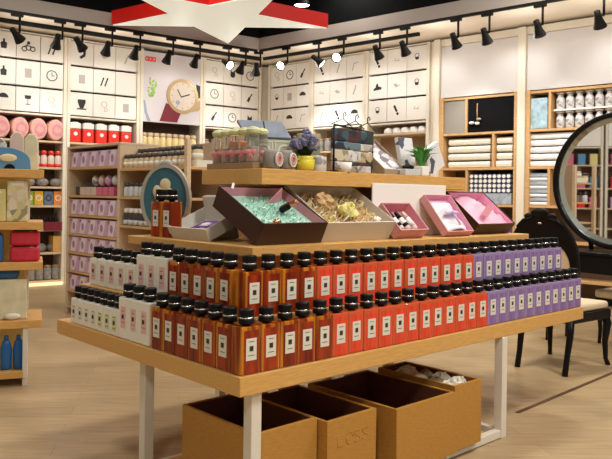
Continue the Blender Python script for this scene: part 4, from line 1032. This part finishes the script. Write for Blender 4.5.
m = MB(); m.prism([(-.125, .0), (.10, .0), (.06, .10), (-.165, .10)], 0, .02, 'z'); m.build('case_body', 'slate', sl, .003)
m = MB(); m.box(-.035, -.03, .005, .095, .0195, .0215); m.build('seam', 'black', sl)
m = MB(); m.box(0, .02, 0, .06, 0, .12); o = m.build('walnut_frame', 'leather', None, .003); place(o, T, (.83, .60, ZT), R_(-30), Matrix.Rotation(R_(-14), 4, 'Y')); tag(o, 'dark walnut frame leaning beside the yellow pot', 'frame')
# yellow pot of lavender
pot = thing('potted_lavender', 'yellow pot of dried lavender on the top shelf', 'plant', T, (.80, .535, ZT))
m = MB(); m.lathe([(.03, 0), (.04, .006), (.044, .03), (.039, .05), (.036, .055), (.045, .07), (.041, .07), (.032, .056), (.0, .05)], 20); m.build('pot', 'yellowpot', pot)
m = MB(); m.tube([(.042, 0, .03), (.06, 0, .04), (.058, 0, .052), (.04, 0, .055)], .005, 6); m.build('pot_handle', 'yellowpot', pot)
m = MB(); m.tube([(-.042, 0, .03), (-.06, 0, .04), (-.058, 0, .052), (-.04, 0, .055)], .005, 6); m.build('pot_handle', 'yellowpot', pot)
m = MB(); ms = MB(); rn = random.Random(9)
for i in range(70):
    a_ = rn.uniform(0, 2*PI); sp_ = rn.uniform(.1, 1); L_ = rn.uniform(.07, .135)
    tip = Vector((.085*sp_*math.cos(a_), .075*sp_*math.sin(a_), .06+L_*(1-.35*sp_)+.01))
    ms.tube([(.015*math.cos(a_), .015*math.sin(a_), .055), tip*.6+Vector((0, 0, .03)), tip], .0015, 4)
    dr = (tip-Vector((0, 0, .05))).normalized()
    for k_ in range(3): m.ell(tip-dr*.011*k_, (.009, .009, .0085), 6)
m.build('flower_heads', 'lav', pot); ms.build('stems', 'leafdark', pot)
m = MB()
for i in range(40):
    a_ = rn.uniform(0, 2*PI); L_ = rn.uniform(.04, .07); up = rn.uniform(.0, .05)
    d_ = Vector((math.cos(a_), math.sin(a_), 0)); s_ = Vector((-d_.y, d_.x, 0))*.006; b_ = Vector((0, 0, .065))
    m.add([b_+d_*.01-s_, b_+d_*.01+s_, b_+d_*L_*.6+s_*1.5+Vector((0, 0, up)), b_+d_*L_*.6-s_*1.5+Vector((0, 0, up)), b_+d_*L_+Vector((0, 0, up*.9))], [(0, 1, 2, 3), (3, 2, 4)])
m.build('leaves', 'leafdark', pot, flip=False)
for i, (x, y) in enumerate(((.90, .56), (.96, .60))):
    r2 = thing('glass_candle', 'grey glass candle right of the yellow pot, %s one' % ['left', 'right'][i], 'candle', T, (x, y, ZT), group='grey candles beside the yellow pot')
    m = MB(); m.lathe([(.03, 0), (.034, .005), (.034, .075), (.028, .078), (.026, .06), (0, .058)], 16); m.build('candle_glass', 'greygoods', r2)
m = MB(); m.box(0, .12, 0, .04, 0, .20); o = m.build('patterned_box', 'bagtan', None, .003); place(o, T, (.90, .70, ZT), -.5); tag(o, 'tall mottled box standing behind the grey candles', 'box')
# hanger rack with pouches
rk = thing('pouch_rack', 'black wire stand hung with rows of dark and tan pouches', 'rack', T, (1.02, .56, ZT), R_(0))
m = MB()
wv = .385; hv = .245
m.tube([(0, 0, 0), (0, 0, hv)], .006, 6); m.tube([(wv, .08, 0), (wv, .08, hv-.01)], .006, 6); m.tube([(0, 0, hv), (wv, .08, hv-.01)], .005, 6)
m.tube([(0, -.03, .004), (0, .12, .004)], .006, 6); m.tube([(wv, .03, .004), (wv, .18, .004)], .006, 6)
m.build('stand', 'black', rk)
for q_ in (.02, .14, .26):
    m = MB(); y_ = q_*.2
    m.tube([(q_-.04, y_, hv), (q_+.05, y_, hv+.035), (q_+.14, y_+.02, hv)], .003, 6)
    m.tube([(q_+.05, y_, hv+.035), (q_+.05, y_, hv+.06), (q_+.062, y_, hv+.07), (q_+.072, y_, hv+.06), (q_+.066, y_, hv+.05)], .003, 6); m.build('hanger', 'black', rk)
for ri, (z0, z1, mt) in enumerate(((.165, .232, 'bagdark'), (.125, .165, 'bagteal'), (.06, .12, 'bagtan'), (.022, .058, 'bagdark'))):
    for ci in range(3):
        m = MB(); x0 = .01+ci*.123; m.box(x0, x0+.118, .012+x0*.2, .035+x0*.2, z0, z1); m.build('pouch', mt if (ci+ri) % 4 != 3 else 'greygoods', rk, .008, 3)
m = MB(); m.lathe([(.025, 0), (.03, .05), (.028, .05), (.023, .004), (0, .004)], 16); o = m.build('white_cup', 'whitecard'); place(o, T, (1.055, .505, ZT)); tag(o, 'white cup on the top shelf in front of the pouch rack', 'cup')
m = MB(); m.box(0, .10, 0, .05, 0, .035); o = m.build('grey_packet', 'greygoods', None, .004); place(o, T, (1.14, .50, ZT)); tag(o, 'small grey packet right of the white cup', 'packet')
# open carton with cloth
ct = thing('open_carton', 'open kraft carton tilted back with printed cloth inside, right of pouch rack', 'carton', T, (1.40, .545, ZT+.001), R_(0), mx=Matrix.Rotation(R_(0), 4, 'X'))
m = MB(); m.prism([(0, 0), (.06, 0), (.30, .195), (.30, .23)], -.0, .006, 'x')
m = MB()
m.prism([(0.0, .03), (.0, 0), (.24, 0), (.24, .215)], 0, .006, 'x'); m.prism([(0.0, .03), (.0, 0), (.24, 0), (.24, .215)], .184, .19, 'x')
m.box(.006, .184, 0, .006, 0, .03); m.box(.006, .184, .234, .24, 0, .215); m.box(.006, .184, .006, .234, 0, .006)
m.build('carton_body', 'kraft', ct)
cl = MB(); vs = []
for j in range(11):
    for i in range(9):
        fx, fy = i/8, j/10; vs.append((.008+.174*fx, .008+.224*fy, .018+.178*fy+.012*math.sin(5*fx+7*fy)))
cl.add(vs, [(j*9+i, j*9+i+1, (j+1)*9+i+1, (j+1)*9+i) for j in range(10) for i in range(8)], 0, True)
o = cl.build('printed_cloth', 'cloth', flip=False); sm_ = o.modifiers.new('t', 'SOLIDIFY'); sm_.thickness = .006; place(o, T, (1.40, .545, ZT+.002)); tag(o, 'grey printed cloth spread in the open kraft carton', 'cloth')
r2 = thing('flat_case', 'flat grey case lying in front of the plant, black cloth on it', 'case', T, (1.52, .495, ZT)); m = MB(); m.box(0, .13, 0, .045, 0, .035); m.build('case_body', 'silverjar', r2, .003)
m = MB(); m.ell((0, 0, .012), (.05, .022, .015)); o = m.build('black_pouch', 'black'); place(o, T, (1.57, .518, ZT+.034)); tag(o, 'small black pouch on the flat grey case', 'pouch')
# plant
pl = thing('potted_plant', 'bright green spiky plant in a small white pot', 'plant', T, (1.70, .525, ZT))
m = MB(); m.box(-.033, .033, -.033, .033, 0, .056); m.build('pot', 'whitecard', pl, .006)
m = MB(); rn = random.Random(12)
for i in range(60):
    a_ = rn.uniform(0, 2*PI); sp_ = rn.uniform(.15, 1); L_ = rn.uniform(.10, .165)
    d_ = Vector((math.cos(a_), math.sin(a_), 0)); s_ = Vector((-d_.y, d_.x, 0)); b_ = Vector((0, 0, .05))+d_*.008
    p1 = b_+d_*L_*.35*sp_+Vector((0, 0, L_*.6)); p2 = b_+d_*L_*.85*sp_+Vector((0, 0, L_*(1.05-.45*sp_)))
    m.add([b_-s_*.004, b_+s_*.004, p1-s_*.012, p1+Vector((0, 0, -.004)), p1+s_*.012, p2], [(0, 1, 4, 3), (0, 3, 2), (2, 3, 5), (3, 4, 5)])
m.build('leaves', 'leaf', pl, flip=False)
# spotted boxes leaning
for i, (x, y, z_, tl, lab) in enumerate(((1.80, .53, ZT, -28, 'white box with dark spots leaning right of the green plant'), (1.66, .62, ZT, -12, 'white spotted box standing behind the green plant'))):
    o = MB().box(0, .15 if i == 0 else .13, 0, .03, 0, .16 if i == 0 else .235).build('spotted_box', 'spotbox', None, .003); place(o, T, (x, y, z_+(.0 if i else .0)), 0, Matrix.Rotation(R_(tl), 4, 'Y' if i == 0 else 'X')); tag(o, lab, 'box', 'white spotted boxes')

# ------------------------------------------------------------------ chair, vanity, mirror, stool
pb = (onz(521, 366, 0)+onz(565, 376, 0))/2
CH = Frame((pb.x, pb.y, 0), R_(-46))
r = thing('dining_chair', 'black lacquered chair with cream oval back behind the table end', 'chair', CH, (0, 0, 0))
def leg(nm, pts, rad): m = MB(); m.tube(pts, rad, 10); return m.build(nm, 'lacquer', r)
leg('leg', [(-.185, -.03, 0), (-.185, .0, .12), (-.19, .035, .28), (-.19, .05, .42)], [.022, .021, .025, .028])
leg('leg', [(.185, -.03, 0), (.185, .0, .12), (.19, .035, .28), (.19, .05, .42)], [.022, .021, .025, .028])
for s_ in (-1, 1):
    leg('leg', [(s_*.235, .575, 0), (s_*.225, .555, .05), (s_*.222, .545, .18), (s_*.232, .56, .32), (s_*.215, .53, .42)], [.02, .017, .022, .033, .032])
m = MB(); m.prism([(-.21, .03), (.21, .03), (.26, .57), (-.26, .57)], .36, .43, 'z'); m.build('seat_frame', 'lacquer', r, .012)
m = MB(); m.prism([(-.195, .06), (.195, .06), (.245, .56), (-.245, .56)], .43, .49, 'z'); m.build('seat_cushion', 'cream', r, .025, 4)
bt = Matrix.Translation((0, .045, .43)) @ Matrix.Rotation(R_(8), 4, 'X')
out = []; inn = []
N = 48
for i in range(N):
    t = 2*PI*i/N; c_, s_ = math.cos(t), math.sin(t)
    ex = .27*math.copysign(abs(c_)**.85, c_); ez = .37+(.33 if s_ > 0 else .27)*math.copysign(abs(s_)**.9, s_)
    if s_ > .75: ez += .035*((s_-.75)/.25)
    ix = .205*c_; iz = .35+(.20 if s_ > 0 else .20)*s_
    if s_ > 0: iz -= .035*max(0, s_-.6)/.4
    out.append((ex, ez)); inn.append((ix, iz))
m = MB(); m.ring(out, inn, -.02, .025, mx=bt); m.box(-.09, .09, -.015, .015, -.02, .14, mx=bt)
m.build('back_frame', 'lacquer', r, .008)
m = MB(); m.prism([(x*1.02, .35+(z-.35)*1.02) for x, z in inn], -.012, .018, 'y', mx=bt); m.build('back_cushion', 'cream', r, .006)
m = MB(); m.ell((0, -.012, .735), (.075, .022, .035), mx=bt)
for s_ in (-1, 1): m.ell((s_*.085, -.012, .71), (.045, .018, .022), mx=bt); m.tube([(s_*.06, -.02, .70), (s_*.13, -.022, .68), (s_*.19, -.02, .63)], [.012, .012, .006], 6, mx=bt)
m.build('crest_carving', 'lacquer', r)
m = MB(); m.ell((0, -.024, .66), (.018, .005, .007), mx=bt); m.build('crest_inlay', 'silver', r)

ph = math.atan2(-.8, .6)        # mirror faces (-.8, -.6)
mc = at(618, 181, 6.0)
VN = Frame((mc.x, mc.y, 0), ph)
r = thing('vanity_table', 'black vanity table under the round mirror at the right edge', 'table', VN, (0, 0, 0))
m = MB(); m.box(-.62, .62, -.24, .18, .79, .815); m.build('tabletop', 'lacquer', r, .004)
m = MB(); m.box(-.58, .58, -.22, .16, .635, .79); m.build('apron', 'lacquer', r, .004)
for x, y in ((.54, .12), (.54, -.18), (-.54, .12)):
    m = MB(); m.tube([(x, y, 0), (x*.98, y, .2), (x, y, .64)], [.018, .022, .03], 10); m.build('leg', 'lacquer', r)
m = MB(); m.tube([(-.54, -.18, 0), (-.53, -.18, .2), (-.54, -.18, .64)], [.018, .022, .03], 10); m.build('leg', 'lacquer', r)
mr = thing('round_mirror', 'large round black-framed mirror standing on the vanity at right', 'mirror', VN, (0, 0, mc.z))
ro = lambda a_, b_, n=56: [(a_*math.cos(2*PI*i/n), b_*math.sin(2*PI*i/n)) for i in range(n)]
aw, bh = .61, .585
m = MB(); m.ring(ro(aw, bh), ro(aw-.05, bh-.042), -.04, .02); m.build('frame', 'lacquer', mr, .012, 3)
m = MB()
oa, ib = ro(aw-.045, bh-.038), ro(aw-.10, bh-.085)
n_ = len(oa); m.add([(x, -.012, z) for x, z in oa]+[(x, -.002, z) for x, z in ib], [(i, (i+1) % n_, n_+(i+1) % n_, n_+i) for i in range(n_)]); m.build('bevelled_edge', 'bevelglass', mr)
m = MB(); m.prism(ro(aw-.10, bh-.085), -.002, .012, 'y'); m.build('mirror_glass', 'mirror', mr)
for s_ in (-1, 1):
    m = MB(); m.tube([(s_*.25, .03, .82-mc.z), (s_*.28, .03, -.45)], .02, 8); m.build('stand', 'lacquer', mr)
st = thing('vanity_stool', 'low cream-seated black stool below the vanity at the right edge', 'stool', WORLD, (2.86, 6.2, 0), R_(35))
m = MB(); m.box(-.26, .26, -.2, .2, .40, .475); m.build('seat_cushion', 'cream', st, .03, 4)
m = MB(); m.box(-.25, .25, -.19, .19, .34, .40); m.build('seat_frame', 'lacquer', st, .006)
for sx in (-1, 1):
    for sy in (-1, 1):
        m = MB(); m.tube([(sx*.22, sy*.165, 0), (sx*.215, sy*.16, .12), (sx*.225, sy*.165, .34)], [.015, .017, .025], 8); m.build('leg', 'lacquer', st)

# ------------------------------------------------------------------ left shelf stand
LG0 = Matrix.Translation((-1.707, 4.6, 0)) @ Matrix.Rotation(R_(21), 4, 'Z') @ Matrix.Translation((1.74, -4.6, 0))
LG = Frame((0, 0, 0), 0); LG.m = LG0
X0, X1 = -2.75, -1.74; Y0 = 4.6
r = thing('shelf_stand', 'wooden shelf stand with white perforated uprights at the left edge', 'shelving', LG, (X0, Y0, 0))
W_ = X1-X0
for z, t in ((1.40, .055), (1.06, .05), (.80, .05), (.425, .05), (.10, .045)):
    x1 = W_ if z > .2 else W_-.11
    m = MB(); m.box(0, x1, 0, .45, z-t, z); m.build('shelf', 'wood', r, .003)
for x in (.08, W_-.115):
    m = MB(); m.box(x, x+.03, .46, .49, 0, 1.395); m.build('upright', 'whitesteel', r, .002)
    m = MB(); m.box(x, x+.03, -.0+.02, .45, .0, .05); m.build('foot', 'whitesteel', r, .002)
    m = MB(); m.box(x, x+.03, .012, .042, .052, .375); m.build('side_rail', 'whitesteel', r, .002)
m = MB(); m.box(.08, W_-.11, .462, .472, .05, 1.38); m.build('back_panel', 'yellowbag', r)
def lgx(px, y): return (px-306)/FPX*y
# blue arched board with monkey-like beige patch
bd = thing('arched_board', 'cornflower-blue arched board with beige patch on the top shelf of the left stand', 'board', LG, (-1.99, 4.72, 1.401))
m = MB(); m.prism([(-.17, 0), (.17, 0), (.165, .06)]+[(.165*math.cos(PI*i/14), .06+.085*math.sin(PI*i/14)) for i in range(1, 14)]+[(-.165, .06)], 0, .025, 'y'); m.build('board', 'tealbag', bd, .004)
m = MB(); m.ell((.03, -.002, .075), (.055, .008, .026)); m.build('beige_patch', 'figure', bd)
m = MB(); m.prism([(.04+a_, .0+max(0, b_)) for a_, b_ in circ(0, 0, .035, 14)], -.004, .001, 'y'); m.build('dark_patch', 'black', bd)
for i, (x, mt, nm, hh) in enumerate(((-2.02, 'greygoods', 'mottled grey', .21), (-1.91, 'palepack', 'beige', .26), (-1.82, 'clearbag', 'translucent', .25))):
    m = MB(); m.prism([(-.05, 0), (.05, 0), (.045, hh*.85), (.02, hh), (-.02, hh), (-.045, hh*.85)], 0, .07, 'y'); o = m.build('gift_bag', mt, None, .01, 3); place(o, LG, (x, 4.86, 1.401)); tag(o, '%s gift bag behind the blue arched board' % nm, 'bag', 'bags behind the blue board')
def bag(x, y, z, w, d, h, mt, lab, nm='gift_bag', hnd=True, grp=None):
    r = thing(nm, lab, 'bag', LG, (x, y, z), group=grp)
    m = MB(); m.prism([(-w/2, 0), (w/2, 0), (w/2*.97, h*.5), (w/2*.94, h), (-w/2*.94, h), (-w/2*.97, h*.5)], 0, d, 'y'); m.build('bag_body', mt, r, .008, 3)
    if hnd:
        m = MB(); m.box(-w*.3, w*.3, -.002, d*.3, h*.86, h*.94); m.build('bag_closure', 'whitelid', r, .003)
    return r
bag(-2.04, 4.65, 1.061, .15, .07, .21, 'yellowbag', 'yellow bag with white edge at the far left of the left stand')
bag(-1.90, 4.65, 1.061, .13, .07, .27, 'floral', 'taller yellow floral bag beside the yellow bag on the left stand')
m = MB(); m.box(-.09, .09, 0, .1, 0, .12); o = m.build('dark_box', 'darkjar', None, .004); place(o, LG, (-2.03, 4.85, 1.061+.0)); tag(o, 'dark box behind the yellow bag on the left stand', 'box')
def pouch(x, y, z, w, h, d, mt, lab):
    r = thing('zip_pouch', lab, 'pouch', LG, (x, y, z), group='zip pouches on the left stand')
    m = MB(); m.box(-w/2, w/2, 0, d, 0, h); m.build('pouch_body', mt, r, .02, 4)
    m = MB(); m.box(-w*.4, w*.4, d*.3, d*.7, h-.004, h+.006); m.build('zip', 'black', r)
pouch(-2.06, 4.64, .801, .16, .18, .1, 'bluepouch', 'blue zip pouch at the left edge of the left stand')
pouch(-1.85, 4.64, .801, .185, .095, .1, 'redpouch', 'red patterned pouch, lower one of the red pair')
pouch(-1.85, 4.645, .9035, .185, .095, .1, 'redpouch', 'red patterned pouch stacked on the other red pouch')
bag(-1.94, 4.66, .426, .22, .09, .26, 'clearbag', 'pale translucent bag of beige soaps on the left stand', 'clear_bag', False)
m = MB(); m.box(-.12, .12, -.01, .1, 0, .085); o = m.build('blue_headband', 'bluepouch', None, .03, 4); place(o, LG, (-2.0, 4.66, .69)); tag(o, 'blue rounded pouch resting on the translucent bag', 'pouch')
m = MB(); m.ell((0, 0, 0), (.05, .018, .022)); o = m.build('soap_bar', 'label'); place(o, LG, (-1.92, 4.64, .4485)); tag(o, 'oval ivory soap leaning on the translucent bag', 'soap')
for i, x in enumerate((-1.955, -1.88)):
    r2 = thing('blue_bottle', 'blue bottle on the lowest shelf of the left stand, %s one' % ['left', 'right'][i], 'bottle', LG, (x, 4.68, .101), group='blue bottles on the left stand')
    m = MB(); m.lathe([(.030, 0), (.035, .01), (.036, .13), (.026, .175), (.014, .195)], 18, sy=.8); m.build('bottle_body', 'bluebottle', r2)
    m = MB(); m.lathe([(.013, .195), (.015, .197), (.015, .215), (.01, .22)], 12); m.build('cap', 'bluepouch', r2)

# ------------------------------------------------------------------ world & view
wd = bpy.data.worlds.new('world'); SC.world = wd; wd.use_nodes = True
bg = wd.node_tree.nodes['Background']; bg.inputs[0].default_value = (1.0, .90, .78, 1); bg.inputs[1].default_value = .20
SC.view_settings.view_transform = 'Standard'; SC.view_settings.look = 'None'
SC.view_settings.exposure = 0.0; SC.view_settings.gamma = 1; SC.view_settings.use_curve_mapping = False
try:
    SC.cycles.use_denoising = True; SC.cycles.max_bounces = 8; SC.cycles.transparent_max_bounces = 8; SC.cycles.sample_clamp_indirect = 6
except Exception: pass
